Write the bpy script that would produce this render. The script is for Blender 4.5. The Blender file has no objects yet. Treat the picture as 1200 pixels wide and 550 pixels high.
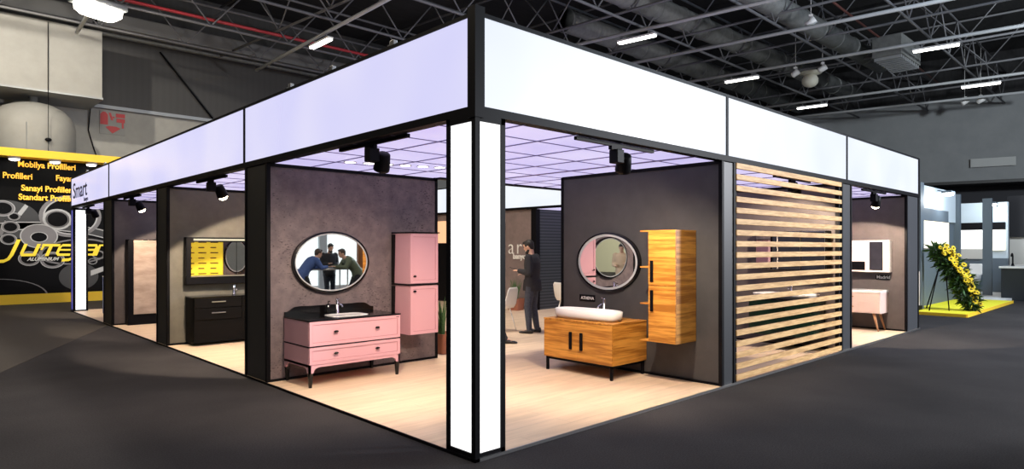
import bpy, bmesh, math, random
from mathutils import Vector, Matrix
random.seed(7)
SC = bpy.context.scene
COL = SC.collection
PI = math.pi

# ---------------------------------------------------------------- camera, light, exposure
FWD = (0.6886, 0.7251); RGT = (0.7251, -0.6886); CAM = (-3.10, -3.66, 1.6); FPX = 752.5; HZ = 291
cd = bpy.data.cameras.new('camera'); cam = bpy.data.objects.new('camera', cd); COL.objects.link(cam)
cam.location = CAM
cam.rotation_euler = (PI/2, 0, -math.atan2(FWD[0], FWD[1]))
cd.sensor_width = 36; cd.lens = FPX/1200*36; cd.shift_y = 16/1200; cd.clip_end = 200
SC.camera = cam
SC.view_settings.view_transform = 'Standard'
SC.view_settings.look = 'None'
SC.view_settings.exposure = 0.0
SC.view_settings.gamma = 1.0
SC.view_settings.use_curve_mapping = False
SC.cycles.use_denoising = True
SC.cycles.max_bounces = 8
SC.cycles.sample_clamp_indirect = 4.0
SC.cycles.caustics_reflective = False
SC.cycles.caustics_refractive = False
w = bpy.data.worlds.new('world'); SC.world = w; w.use_nodes = True
w.node_tree.nodes['Background'].inputs[0].default_value = (0.75, 0.8, 1.0, 1)
w.node_tree.nodes['Background'].inputs[1].default_value = 0.24

def light(name, kind, loc, energy, color=(1, 1, 1), target=None, size=1.0, spot=None, blend=0.3, size_y=None):
    l = bpy.data.lights.new(name, kind); o = bpy.data.objects.new(name, l); COL.objects.link(o)
    l.energy = energy; l.color = color; o.location = loc
    if kind == 'AREA':
        l.size = size
        if size_y: l.shape = 'RECTANGLE'; l.size_y = size_y
    else:
        l.shadow_soft_size = size
    if kind == 'SPOT':
        l.spot_size = spot; l.spot_blend = blend
    if target is not None:
        o.rotation_euler = (Vector(target) - Vector(loc)).to_track_quat('-Z', 'Y').to_euler()
    return o
# unseen hall lights, some of them added only to brighten one surface
light('hall_light_front', 'AREA', (-5, -7, 9.5), 520, (1.0, 0.92, 0.86), (-2, 0, 0), 3)
light('hall_light_right', 'AREA', (16, -6, 9.5), 1100, (0.66, 0.82, 1.0), (12, 0, 0), 3)
light('hall_light_left', 'AREA', (-4, 9, 9.5), 380, (1.0, 0.86, 0.68), (-4, 9, 0), 3)
light('bulkhead_fill', 'SPOT', (19, -9, 7.5), 7500, (0.86, 0.94, 1.0), (35, 5, 7.0), 0.5, math.radians(75), 0.6)  # added fill that brightens the grey bulkhead
light('slat_fill', 'AREA', (14, -10, 4.2), 2000, (0.95, 0.96, 1.0), (5.5, 0, 1.5), 1.5)  # added fill from low at the side, brightens the slat screen
light('rear_wall_fill', 'AREA', (-15, -9, 8.0), 1500, (1.0, 0.94, 0.78), (-22, -11, 2.0), 3)  # added fill for the rear wall that shows in the mirrors
light('hall_light_centre', 'AREA', (3.2, 5.0, 9.3), 900, (1.0, 0.92, 0.80), (1.5, 5.0, 0), 0.7)
light('hall_floodlight_on_wall', 'SPOT', (-3.5, 15.5, 9.0), 2300, (1.0, 0.93, 0.8), (1.0, 22.4, 4.6), 0.15, math.radians(66), 0.25)

# ---------------------------------------------------------------- materials
MATS = {}
def mat(name, col, rough=0.5, metal=0.0, emit=None, es=0.0, spec=0.5, coat=0.0, trans=0.0):
    m = bpy.data.materials.new(name); m.use_nodes = True
    b = m.node_tree.nodes['Principled BSDF']
    b.inputs['Base Color'].default_value = (*col, 1)
    b.inputs['Roughness'].default_value = rough
    b.inputs['Metallic'].default_value = metal
    b.inputs['Specular IOR Level'].default_value = spec
    b.inputs['Coat Weight'].default_value = coat
    b.inputs['Transmission Weight'].default_value = trans
    if emit:
        b.inputs['Emission Color'].default_value = (*emit, 1)
        b.inputs['Emission Strength'].default_value = es
    MATS[name] = m
    return m
def nn(m, t): return m.node_tree.nodes.new(t)
def lk(m, a, b): m.node_tree.links.new(a, b)
def noise_mat(name, c1, c2, scale=(3, 3, 3), nscale=1.0, detail=6, rough=0.6, lo=0.35, hi=0.65, bump=0.0, spec=0.5, metal=0.0, dist=0.0, nrough=0.6):
    m = mat(name, c1, rough, metal, spec=spec)
    b = m.node_tree.nodes['Principled BSDF']
    tc = nn(m, 'ShaderNodeTexCoord'); mp = nn(m, 'ShaderNodeMapping'); mp.inputs['Scale'].default_value = scale
    n = nn(m, 'ShaderNodeTexNoise'); n.inputs['Scale'].default_value = nscale; n.inputs['Detail'].default_value = detail
    n.inputs['Distortion'].default_value = dist; n.inputs['Roughness'].default_value = nrough
    r = nn(m, 'ShaderNodeValToRGB'); r.color_ramp.elements[0].position = lo; r.color_ramp.elements[1].position = hi
    r.color_ramp.elements[0].color = (*c1, 1); r.color_ramp.elements[1].color = (*c2, 1)
    lk(m, tc.outputs['Object'], mp.inputs[0]); lk(m, mp.outputs[0], n.inputs['Vector'])
    lk(m, n.outputs['Fac'], r.inputs[0]); lk(m, r.outputs[0], b.inputs['Base Color'])
    if bump:
        bp = nn(m, 'ShaderNodeBump'); bp.inputs['Strength'].default_value = bump; bp.inputs['Distance'].default_value = 0.01
        lk(m, n.outputs['Fac'], bp.inputs['Height']); lk(m, bp.outputs[0], b.inputs['Normal'])
    return m
BLK = mat('black_aluminium', (0.0025, 0.0025, 0.004), 0.5, spec=0.12)
BLKG = mat('black_gloss', (0.004, 0.0035, 0.004), 0.15, spec=0.35)
GRY = noise_mat('lit_grey_panel', (0.040, 0.043, 0.050), (0.050, 0.054, 0.062), nscale=30, rough=0.4)  # right end panels: bluish hall light put into the lighter grey
CHAR = noise_mat('charcoal_panel', (0.016, 0.0155, 0.0155), (0.022, 0.021, 0.021), nscale=20, rough=0.5)
# concrete-look wallpaper with dark pits
CONC = noise_mat('concrete_wallpaper', (0.100, 0.079, 0.086), (0.165, 0.128, 0.134), nscale=2.2, detail=8, rough=0.7)
def add_pits(m, dark, sc=26, lo=0.60, hi=0.68, stretch=(1, 1, 2.2)):
    b = m.node_tree.nodes['Principled BSDF']
    src = b.inputs['Base Color'].links[0].from_socket
    tc = nn(m, 'ShaderNodeTexCoord'); mp = nn(m, 'ShaderNodeMapping'); mp.inputs['Scale'].default_value = stretch
    n = nn(m, 'ShaderNodeTexNoise'); n.inputs['Scale'].default_value = sc; n.inputs['Detail'].default_value = 3
    n2 = nn(m, 'ShaderNodeTexNoise'); n2.inputs['Scale'].default_value = 1.6
    mu = nn(m, 'ShaderNodeMath'); mu.operation = 'ADD'
    mu2 = nn(m, 'ShaderNodeMath'); mu2.operation = 'MULTIPLY_ADD'; mu2.inputs[1].default_value = 0.45; mu2.inputs[2].default_value = -0.22
    r = nn(m, 'ShaderNodeValToRGB'); r.color_ramp.elements[0].position = lo; r.color_ramp.elements[1].position = hi
    mx = nn(m, 'ShaderNodeMixRGB'); mx.inputs[2].default_value = (*dark, 1)
    lk(m, tc.outputs['Object'], mp.inputs[0]); lk(m, mp.outputs[0], n.inputs['Vector']); lk(m, tc.outputs['Object'], n2.inputs['Vector'])
    lk(m, n2.outputs['Fac'], mu2.inputs[0]); lk(m, n.outputs['Fac'], mu.inputs[0]); lk(m, mu2.outputs[0], mu.inputs[1])
    lk(m, mu.outputs[0], r.inputs[0]); lk(m, r.outputs[0], mx.inputs[0]); lk(m, src, mx.inputs[1]); lk(m, mx.outputs[0], b.inputs['Base Color'])
add_pits(CONC, (0.040, 0.028, 0.032), 30, 0.64, 0.72)
DGW = noise_mat('dark_grey_wallpaper', (0.036, 0.036, 0.040), (0.046, 0.046, 0.050), nscale=1.5, detail=8, rough=0.55)
OLW = noise_mat('olive_grey_wallpaper', (0.105, 0.098, 0.078), (0.135, 0.125, 0.100), nscale=1.8, detail=8, rough=0.6)
PUW = noise_mat('mauve_grey_wallpaper', (0.080, 0.067, 0.068), (0.10, 0.084, 0.085), nscale=1.8, detail=8, rough=0.6)
BRW = noise_mat('taupe_wallpaper', (0.17, 0.13, 0.125), (0.22, 0.165, 0.16), nscale=1.8, detail=6, rough=0.6)
PINK = mat('pink_lacquer', (0.64, 0.35, 0.40), 0.38)
PINKG = mat('pink_crease_shade', (0.42, 0.20, 0.21), 0.5)  # darker copy of the pink, paints shade along the panel rails
WHT = mat('white_ceramic', (0.86, 0.85, 0.83), 0.12)
WHM = mat('white_matt', (0.80, 0.79, 0.77), 0.5)
CREAM = mat('cream_lacquer', (0.82, 0.72, 0.66), 0.4)
CHROME = mat('chrome', (0.75, 0.75, 0.78), 0.12, 1.0)
STEEL = mat('brushed_steel', (0.55, 0.55, 0.56), 0.3, 1.0)
MIRROR = mat('mirror_glass', (0.93, 0.94, 0.94), 0.015, 1.0)
FROST = mat('frosted_ring', (0.42, 0.44, 0.47), 0.5, 0.2)
YEL = mat('yellow_paint', (0.90, 0.58, 0.03), 0.5)
YELC = noise_mat('yellow_carpet', (0.80, 0.72, 0.01), (0.92, 0.85, 0.03), nscale=60, rough=0.9)
RED = mat('red_paint', (0.55, 0.04, 0.04), 0.5)
GSTEEL = mat('galvanised_steel', (0.30, 0.31, 0.32), 0.45, 0.3)
DUCT = noise_mat('duct_metal', (0.13, 0.135, 0.13), (0.18, 0.185, 0.18), nscale=2, rough=0.6)
TRUSS = mat('truss_grey', (0.13, 0.13, 0.14), 0.6)
ROOF = noise_mat('roof_sheet', (0.012, 0.012, 0.013), (0.022, 0.021, 0.022), scale=(1, 6, 1), nscale=1.5, rough=0.9)
LAMP = mat('lamp_glow', (1, 1, 1), 0.5, emit=(1.0, 0.97, 0.90), es=7)
SPOTG = mat('spot_glow', (1, 1, 1), 0.5, emit=(1.0, 0.86, 0.62), es=14)
DIM = mat('lamp_lens_dark', (0.03, 0.03, 0.03), 0.2)
TERRA = mat('terracotta', (0.28, 0.10, 0.055), 0.7)
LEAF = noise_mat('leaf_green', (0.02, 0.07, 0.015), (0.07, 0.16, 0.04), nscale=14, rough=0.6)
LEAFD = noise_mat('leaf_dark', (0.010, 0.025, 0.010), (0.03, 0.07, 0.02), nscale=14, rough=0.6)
PETAL = mat('yellow_petal', (0.95, 0.72, 0.03), 0.6)
SKIN = noise_mat('skin', (0.62, 0.36, 0.26), (0.68, 0.41, 0.30), nscale=6, rough=0.55)
HAIR = mat('hair_black', (0.010, 0.008, 0.008), 0.6)
HAIRB = mat('hair_brown', (0.05, 0.03, 0.02), 0.6)
CLOTHB = noise_mat('cloth_black', (0.010, 0.010, 0.014), (0.018, 0.018, 0.024), nscale=30, rough=0.85)
CLOTHD = noise_mat('cloth_dark_denim', (0.025, 0.030, 0.045), (0.045, 0.052, 0.075), nscale=12, rough=0.85)
CLOTHBL = noise_mat('cloth_blue', (0.05, 0.09, 0.26), (0.07, 0.13, 0.34), nscale=12, rough=0.85)
CLOTHO = noise_mat('cloth_olive', (0.10, 0.125, 0.085), (0.14, 0.17, 0.11), nscale=12, rough=0.85)
CLOTHW = mat('cloth_white', (0.75, 0.73, 0.70), 0.85)
SHOE = mat('shoe_black', (0.006, 0.006, 0.008), 0.35)
HALLW = noise_mat('hall_wall_light', (0.36, 0.345, 0.315), (0.40, 0.385, 0.35), nscale=1.0, rough=0.8)
BOXW = noise_mat('duct_casing', (0.30, 0.292, 0.268), (0.33, 0.322, 0.298), nscale=0.8, rough=0.7)
GWR = noise_mat('hall_wall_grey', (0.22, 0.23, 0.235), (0.25, 0.26, 0.265), nscale=0.4, rough=0.8)
NBG = mat('slate_panel', (0.10, 0.13, 0.16), 0.5)
NBL = mat('pale_blue_panel', (0.50, 0.58, 0.64), 0.5)
NBW = mat('lit_white_panel', (0.9, 0.9, 0.9), 0.5, emit=(1, 0.98, 0.93), es=0.75)
NBY = mat('lit_cream_panel', (0.9, 0.85, 0.7), 0.5, emit=(1, 0.88, 0.62), es=0.75)
PLASTER = mat('cream_wall', (0.52, 0.50, 0.46), 0.7)

# ribbed upper cladding of the hall wall
CLAD = mat('dark_cladding', (0.075, 0.072, 0.072), 0.7)
def add_wave(m, c1, c2, axis='X', scale=6, lo=0.4, hi=0.6):
    b = m.node_tree.nodes['Principled BSDF']
    tc = nn(m, 'ShaderNodeTexCoord'); wv = nn(m, 'ShaderNodeTexWave'); wv.bands_direction = axis
    wv.inputs['Scale'].default_value = scale; wv.inputs['Distortion'].default_value = 0
    r = nn(m, 'ShaderNodeValToRGB'); r.color_ramp.elements[0].position = lo; r.color_ramp.elements[1].position = hi
    r.color_ramp.elements[0].color = (*c1, 1); r.color_ramp.elements[1].color = (*c2, 1)
    lk(m, tc.outputs['Object'], wv.inputs['Vector']); lk(m, wv.outputs['Fac'], r.inputs[0]); lk(m, r.outputs[0], b.inputs['Base Color'])
add_wave(CLAD, (0.060, 0.058, 0.057), (0.064, 0.062, 0.061), 'X', 1.3)

# light boxes
def glow(name, col, s, var=None):
    m = mat(name, (0.8, 0.8, 0.8), 0.25, emit=col, es=s, coat=0.0)
    if var:
        b = m.node_tree.nodes['Principled BSDF']
        tc = nn(m, 'ShaderNodeTexCoord'); n = nn(m, 'ShaderNodeTexNoise'); n.inputs['Scale'].default_value = 0.8; n.inputs['Detail'].default_value = 1
        r = nn(m, 'ShaderNodeValToRGB'); r.color_ramp.elements[0].position = 0.35; r.color_ramp.elements[1].position = 0.65
        r.color_ramp.elements[0].color = (*col, 1); r.color_ramp.elements[1].color = (*var, 1)
        lk(m, tc.outputs['Object'], n.inputs['Vector']); lk(m, n.outputs['Fac'], r.inputs[0]); lk(m, r.outputs[0], b.inputs['Emission Color'])
    b = m.node_tree.nodes['Principled BSDF']
    b.inputs['Base Color'].default_value = (0.05, 0.05, 0.05, 1)
    return m
FASL = glow('fascia_lavender', (0.68, 0.67, 0.97), 0.98, (0.76, 0.74, 0.97))
FASR = glow('fascia_cool_white', (0.78, 0.84, 1.0), 1.0, (0.88, 0.93, 1.0))
COLG = glow('column_white', (1.0, 1.0, 1.0), 1.5)
COLE = glow('column_blue_edge', (0.16, 0.16, 0.75), 0.6)
CEIL = glow('stretch_ceiling_lavender', (0.62, 0.56, 0.91), 0.98, (0.74, 0.67, 0.96))
CEIL.node_tree.nodes['Principled BSDF'].inputs['Roughness'].default_value = 0.3

# carpet in big tiles
CARP = noise_mat('dark_carpet', (0.010, 0.0095, 0.0105), (0.062, 0.059, 0.063), nscale=26, detail=12, rough=0.95, lo=0.25, hi=0.75, bump=0.2, spec=0.1, nrough=0.75)
def carpet_patches(m):
    b = m.node_tree.nodes['Principled BSDF']; src = b.inputs['Base Color'].links[0].from_socket
    tc = nn(m, 'ShaderNodeTexCoord'); n = nn(m, 'ShaderNodeTexNoise'); n.inputs['Scale'].default_value = 0.7; n.inputs['Detail'].default_value = 6
    r = nn(m, 'ShaderNodeValToRGB'); r.color_ramp.elements[0].position = 0.3; r.color_ramp.elements[1].position = 0.7
    r.color_ramp.elements[0].color = (0.75, 0.75, 0.75, 1); r.color_ramp.elements[1].color = (1.3, 1.27, 1.22, 1)
    mx = nn(m, 'ShaderNodeMixRGB'); mx.blend_type = 'MULTIPLY'; mx.inputs[0].default_value = 1
    lk(m, tc.outputs['Object'], n.inputs['Vector']); lk(m, n.outputs['Fac'], r.inputs[0]); lk(m, src, mx.inputs[1]); lk(m, r.outputs[0], mx.inputs[2])
    lk(m, mx.outputs[0], b.inputs['Base Color'])
carpet_patches(CARP)

def wood(name, c1, c2, axis, sc=14, rough=0.4, stretch=0.06, planks=None):
    s = [1, 1, 1]; s['XYZ'.index(axis)] = stretch
    m = noise_mat(name, c1, c2, scale=tuple(s), nscale=sc, detail=3, rough=rough, lo=0.38, hi=0.62)
    return m
BAMY = wood('bamboo_along_y', (0.34, 0.125, 0.014), (0.68, 0.31, 0.052), 'Y', 30)
BAMX = wood('bamboo_along_x', (0.34, 0.125, 0.014), (0.68, 0.31, 0.052), 'X', 30)
SLATW = noise_mat('slat_pine', (0.62, 0.345, 0.13), (0.90, 0.58, 0.26), scale=(3.0, 30, 30), nscale=1.2, detail=2, rough=0.55, lo=0.35, hi=0.65)
WALNUT = wood('warm_brown_wood', (0.25, 0.09, 0.03), (0.38, 0.15, 0.05), 'Z', 14)
STONEW = noise_mat('pale_travertine', (0.33, 0.24, 0.185), (0.52, 0.40, 0.32), scale=(1, 1, 3), nscale=2.2, detail=8, rough=0.5)
DWOOD = noise_mat('espresso_wood', (0.0012, 0.001, 0.001), (0.003, 0.0025, 0.0025), scale=(0.06, 1, 1), nscale=20, rough=0.6, spec=0.1)

FLR = mat('pale_laminate', (0.6, 0.45, 0.3), 0.38)
def laminate(m):
    b = m.node_tree.nodes['Principled BSDF']
    tc = nn(m, 'ShaderNodeTexCoord'); mp = nn(m, 'ShaderNodeMapping'); mp.inputs['Rotation'].default_value = (0, 0, 0)
    br = nn(m, 'ShaderNodeTexBrick'); br.inputs['Scale'].default_value = 1.0; br.inputs['Brick Width'].default_value = 1.3; br.inputs['Row Height'].default_value = 0.19
    br.inputs['Mortar Size'].default_value = 0.0015; br.inputs['Mortar'].default_value = (0.42, 0.31, 0.22, 1)
    br.inputs['Color1'].default_value = (0.74, 0.56, 0.39, 1); br.inputs['Color2'].default_value = (0.80, 0.61, 0.44, 1)
    n = nn(m, 'ShaderNodeTexNoise'); n.inputs['Scale'].default_value = 5; n.inputs['Detail'].default_value = 8
    mp2 = nn(m, 'ShaderNodeMapping'); mp2.inputs['Scale'].default_value = (0.3, 2.5, 1)
    r = nn(m, 'ShaderNodeValToRGB'); r.color_ramp.elements[0].position = 0.3; r.color_ramp.elements[1].position = 0.7
    r.color_ramp.elements[0].color = (0.86, 0.85, 0.84, 1); r.color_ramp.elements[1].color = (1.08, 1.08, 1.08, 1)
    mx = nn(m, 'ShaderNodeMixRGB'); mx.blend_type = 'MULTIPLY'; mx.inputs[0].default_value = 1
    lk(m, tc.outputs['Object'], mp.inputs[0]); lk(m, mp.outputs[0], br.inputs[0])
    lk(m, tc.outputs['Object'], mp2.inputs[0]); lk(m, mp2.outputs[0], n.inputs['Vector']); lk(m, n.outputs['Fac'], r.inputs[0])
    lk(m, br.outputs[0], mx.inputs[1]); lk(m, r.outputs[0], mx.inputs[2]); lk(m, mx.outputs[0], b.inputs['Base Color'])
laminate(FLR)

# ---------------------------------------------------------------- mesh helpers
class MB:
    def __init__(s): s.bm = bmesh.new()
    def box(s, x0, x1, y0, y1, z0, z1, bev=0.0, mi=0):
        if x1 < x0: x0, x1 = x1, x0
        if y1 < y0: y0, y1 = y1, y0
        if z1 < z0: z0, z1 = z1, z0
        r = bmesh.ops.create_cube(s.bm, size=1)
        for v in r['verts']:
            v.co = Vector(((x0+x1)/2+v.co.x*(x1-x0), (y0+y1)/2+v.co.y*(y1-y0), (z0+z1)/2+v.co.z*(z1-z0)))
        fs = set(f for v in r['verts'] for f in v.link_faces)
        for f in fs: f.material_index = mi
        if bev > 0:
            es = list(set(e for v in r['verts'] for e in v.link_edges))
            bv = bmesh.ops.bevel(s.bm, geom=es, offset=bev, segments=2, affect='EDGES', profile=0.5)
            for f in bv['faces']: f.material_index = mi
        return s
    def rings(s, rings, cap=True, mi=0, closed=True, smooth=False):
        vs = [[s.bm.verts.new(p) for p in r] for r in rings]
        n = len(vs[0]); out = []
        for a, b in zip(vs, vs[1:]):
            for i in range(n if closed else n-1):
                j = (i+1) % n
                try: out.append(s.bm.faces.new((a[i], a[j], b[j], b[i])))
                except ValueError: pass
        if cap:
            for r in (vs[0], vs[-1]):
                try: out.append(s.bm.faces.new(r))
                except ValueError: pass
        for f in out: f.material_index = mi; f.smooth = smooth
        return s
    def prism(s, poly, axis, a, b, mi=0):
        """poly is a list of 2-D points in the plane across axis"""
        def P3(p, t):
            if axis == 'X': return (t, p[0], p[1])
            if axis == 'Y': return (p[0], t, p[1])
            return (p[0], p[1], t)
        return s.rings([[P3(p, a) for p in poly], [P3(p, b) for p in poly]], mi=mi)
    def tube(s, pts, r, n=8, mi=0, cap=True):
        pts = [Vector(p) for p in pts]
        rs = r if isinstance(r, (list, tuple)) else [r]*len(pts)
        rings = []; up = None
        for i, p in enumerate(pts):
            d = (pts[min(i+1, len(pts)-1)] - pts[max(i-1, 0)]).normalized()
            if up is None:
                up = Vector((0, 0, 1)) if abs(d.z) < 0.9 else Vector((1, 0, 0))
            x = d.cross(up).normalized(); y = x.cross(d).normalized(); up = y
            rings.append([p + (x*math.cos(2*PI*k/n) + y*math.sin(2*PI*k/n))*rs[i] for k in range(n)])
        return s.rings(rings, cap, mi, smooth=n > 4)
    def lathe(s, prof, c=(0, 0, 0), n=24, axis='Z', mi=0, cap=True):
        rings = []
        for r, z in prof:
            ring = []
            for k in range(n):
                a = 2*PI*k/n; u, v = r*math.cos(a), r*math.sin(a)
                p = {'Z': (u, v, z), 'X': (z, u, v), 'Y': (u, z, v)}[axis]
                ring.append((c[0]+p[0], c[1]+p[1], c[2]+p[2]))
            rings.append(ring)
        return s.rings(rings, cap, mi, smooth=True)
    def ell(s, c, r, rot=None, n=12, m=8, mi=0):
        res = bmesh.ops.create_uvsphere(s.bm, u_segments=n, v_segments=m, radius=1)
        M = rot.to_3x3() if rot else Matrix.Identity(3)
        for v in res['verts']:
            v.co = Vector(c) + M @ Vector((v.co.x*r[0], v.co.y*r[1], v.co.z*r[2]))
        for f in set(f for v in res['verts'] for f in v.link_faces): f.smooth = True; f.material_index = mi
        return s
    def xf(s, M):
        bmesh.ops.transform(s.bm, matrix=M, verts=s.bm.verts); return s
    def build(s, name, m, parent=None, mats=None):
        bmesh.ops.recalc_face_normals(s.bm, faces=s.bm.faces)
        me = bpy.data.meshes.new(name); s.bm.to_mesh(me); s.bm.free()
        for x in ([m] + list(mats or [])): me.materials.append(x)
        o = bpy.data.objects.new(name, me); COL.objects.link(o)
        if parent is not None: o.parent = parent
        return o
def tag(o, label=None, cat=None, group=None, kind=None):
    if label: o['label'] = label
    if cat: o['category'] = cat
    if group: o['group'] = group
    if kind: o['kind'] = kind
    return o
def thing(name, label, cat, loc=(0, 0, 0), rz=0, group=None):
    o = bpy.data.objects.new(name, None); COL.objects.link(o); o.location = loc; o.rotation_euler = (0, 0, rz)
    o.empty_display_size = 0.1
    return tag(o, label, cat, group)
def struct(o): o['kind'] = 'structure'; return o
def copy_tree(o, parent=None):
    c = o.copy(); COL.objects.link(c)
    if parent is not None: c.parent = parent
    for ch in list(o.children): copy_tree(ch, c)
    return c
def dup(o, loc, rz=0, label=None, group=None):
    c = copy_tree(o); c.location = loc; c.rotation_euler = (0, 0, rz)
    if label: c['label'] = label
    if group: c['group'] = group
    return c
def text(name, body, size, m, loc, rot, parent=None, extrude=0.002, offset=0.0, align='LEFT', shear=0.0, space=1.0, sx=1.0):
    cu = bpy.data.curves.new(name, 'FONT'); cu.body = body; cu.size = size; cu.extrude = extrude; cu.offset = offset
    cu.align_x = align; cu.shear = shear; cu.space_character = space
    o = bpy.data.objects.new(name, cu); COL.objects.link(o); o.location = loc; o.rotation_euler = rot; o.scale = (sx, 1, 1)
    cu.materials.append(m)
    dg = bpy.context.evaluated_depsgraph_get()
    me = bpy.data.meshes.new_from_object(o.evaluated_get(dg)); me.name = name
    bpy.data.objects.remove(o); bpy.data.curves.remove(cu)
    o = bpy.data.objects.new(name, me); COL.objects.link(o); o.location = loc; o.rotation_euler = rot; o.scale = (sx, 1, 1)
    if parent is not None: o.parent = parent
    return o
def superring(cx, cy, a, b, z, n=2.0, k=36):
    out = []
    for i in range(k):
        t = 2*PI*i/k; c, s_ = math.cos(t), math.sin(t)
        out.append((cx + a*math.copysign(abs(c)**(2/n), c), cy + b*math.copysign(abs(s_)**(2/n), s_), z))
    return out
RX = (PI/2, 0, 0)             # text standing on a wall that faces -Y
RFX = (PI/2, 0, -PI/2)        # text standing on a wall that faces -X

# ---------------------------------------------------------------- hall shell
struct(MB().box(-30, 60, -25, 40, -0.2, 0).build('floor', CARP))
CARPL = noise_mat('lighter_carpet', (0.040, 0.036, 0.033), (0.105, 0.094, 0.084), nscale=26, detail=12, rough=0.95, lo=0.25, hi=0.75, spec=0.1, nrough=0.75)
struct(MB().prism([(-0.02, 11.75), (-0.02, 15.9), (6.5, 15.9), (6.5, 19.2), (-16, 19.2), (-16, -15.5), (-12.0, -15.5), (-2.08, 7.07)], 'Z', 0.0, 0.004).build('floor_lighter_carpet', CARPL))
struct(MB().box(-30, 60, -25, 40, 11.4, 11.6).build('ceiling', ROOF))
struct(MB().box(-30, 40, 23.3, 23.6, 0, 6.7).build('wall_left_lower', HALLW))
struct(MB().box(-30, 40, 23.15, 23.6, 6.7, 11.4).build('wall_left_upper', CLAD))
struct(MB().box(-30, 40, 23.08, 23.3, 6.62, 6.74).build('trim_1', GSTEEL))
# right hall wall: a bulkhead over a dark opening
A_ = Vector((34.1, 12.0)); B_ = Vector((36.4, 1.84)); d_ = (B_-A_).normalized(); n_ = Vector((-d_.y, d_.x))
if n_.x < 0: n_ = -n_
def slab(p, q, th, z0, z1):
    poly = [p, q, q+n_*th, p+n_*th]
    return MB().prism([(v.x, v.y) for v in poly], 'Z', z0, z1)
struct(slab(A_-d_*10, B_+d_*14, 0.3, 5.0, 9.2).build('wall_right_upper', GWR))
struct(slab(A_-d_*10+n_*0.3, B_+d_*14+n_*0.3, 0.3, 9.2, 11.4).build('wall_right_roof_gap', ROOF))
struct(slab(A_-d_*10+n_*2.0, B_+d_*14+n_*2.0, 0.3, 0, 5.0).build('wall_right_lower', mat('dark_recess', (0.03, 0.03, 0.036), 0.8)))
struct(slab(A_-d_*10, B_+d_*14, 2.2, 4.85, 5.0).build('trim_2', CHAR))

# stand floor
struct(MB().box(0.0, 11.5, 0.0, 15.85, 0.0, 0.02).build('floor_stand', FLR))
struct(MB().box(-0.012, 0.0, 0, 15.85, 0, 0.024).build('trim_3', BLK))
struct(MB().box(-0.012, 11.5, -0.012, 0.0, 0, 0.024).build('trim_4', STEEL))
Z0 = 0.02

# stand ceilings: luminous stretch fabric in black T-grid
def ceiling(name, x0, x1, y0, y1):
    struct(MB().box(x0, x1, y0, y1, 2.61, 2.65).build(name, CEIL))
ceiling('ceiling_right_wing', 0.05, 11.42, 0.05, 3.68)
ceiling('ceiling_left_wing', 0.05, 2.45, 3.68, 15.8)
g = MB()
for k in range(18):
    x = 0.57+0.66*k
    if x < 11.4: g.box(x-(0.02 if k == 4 else 0.004), x+(0.02 if k == 4 else 0.004), 0.05, 3.68 if x > 2.45 else 15.8, 2.600, 2.612)
for k in range(24):
    y = 0.56+0.66*k
    if y < 15.8: g.box(0.05, 11.42 if y < 3.68 else 2.45, y-0.003, y+0.003, 2.602, 2.612)
struct(g.build('trim_5', mat('grid_grey', (0.26, 0.22, 0.38), 0.5)))
struct(MB().box(2.45, 11.42, 3.66, 3.76, 2.585, 2.66).build('trim_6', BLK))
struct(MB().box(2.43, 2.50, 3.76, 15.8, 2.585, 2.66).build('trim_7', BLK))

# fascia light boxes
def fascia(name, label, axis, a, b, group, m, inner=False):
    t = thing(name, label, 'light box', group=group)
    z0, z1 = 2.605, 3.376
    f = MB(); p = MB()
    T = 0.10
    if axis == 'X':     # faces -Y, runs along X
        f.box(a, b, 0.0, T, z0, z0+0.065).box(a, b, 0.0, T, z1-0.03, z1)
        f.box(a, a+0.022, 0.0, T, z0+0.065, z1-0.03).box(b-0.022, b, 0.0, T, z0+0.065, z1-0.03)
        f.box(a, b, T-0.01, T, z0+0.065, z1-0.03)
        p.box(a+0.022, b-0.022, 0.012, 0.03, z0+0.065, z1-0.03)
    else:
        f.box(0.0, T, a, b, z0, z0+0.065).box(0.0, T, a, b, z1-0.03, z1)
        f.box(0.0, T, a, a+0.022, z0+0.065, z1-0.03).box(0.0, T, b-0.022, b, z0+0.065, z1-0.03)
        f.box(T-0.01, T, a, b, z0+0.065, z1-0.03)
        p.box(0.012, 0.03, a+0.022, b-0.022, z0+0.065, z1-0.03)
    f.build('frame', BLK, t); p.build('light_panel', m, t)
    return t
GF = 'light boxes of the stand fascia'
fascia('fascia_light_box', 'long lavender fascia light box left of the glowing corner column', 'Y', 0.07, 4.48, GF, FASL)
fascia('fascia_light_box', 'lavender fascia light box above the dark bays on the left side', 'Y', 4.48, 11.75, GF, FASL)
sgn = fascia('fascia_light_box', 'far left fascia light box carrying the blue Smart lettering', 'Y', 11.75, 15.85, GF, FASL)
fascia('fascia_light_box', 'cool white fascia light box right of the glowing corner column', 'X', 0.07, 3.81, GF, FASR)
fascia('fascia_light_box', 'white fascia light box above the wooden slat screen', 'X', 3.81, 7.59, GF, FASR)
fascia('fascia_light_box', 'rightmost white fascia light box at the end of the stand', 'X', 7.59, 11.46, GF, FASR)
INK = mat('navy_ink', (0.03, 0.04, 0.14), 0.5)
text('lettering', 'Smart', 0.54, INK, (0.008, 15.62, 2.84), RFX, sgn, offset=0.002, sx=1.38, space=0.95)
text('lettering', 'banyo', 0.14, INK, (0.008, 14.28, 2.71), RFX, sgn, offset=0.002, sx=1.4)
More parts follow.
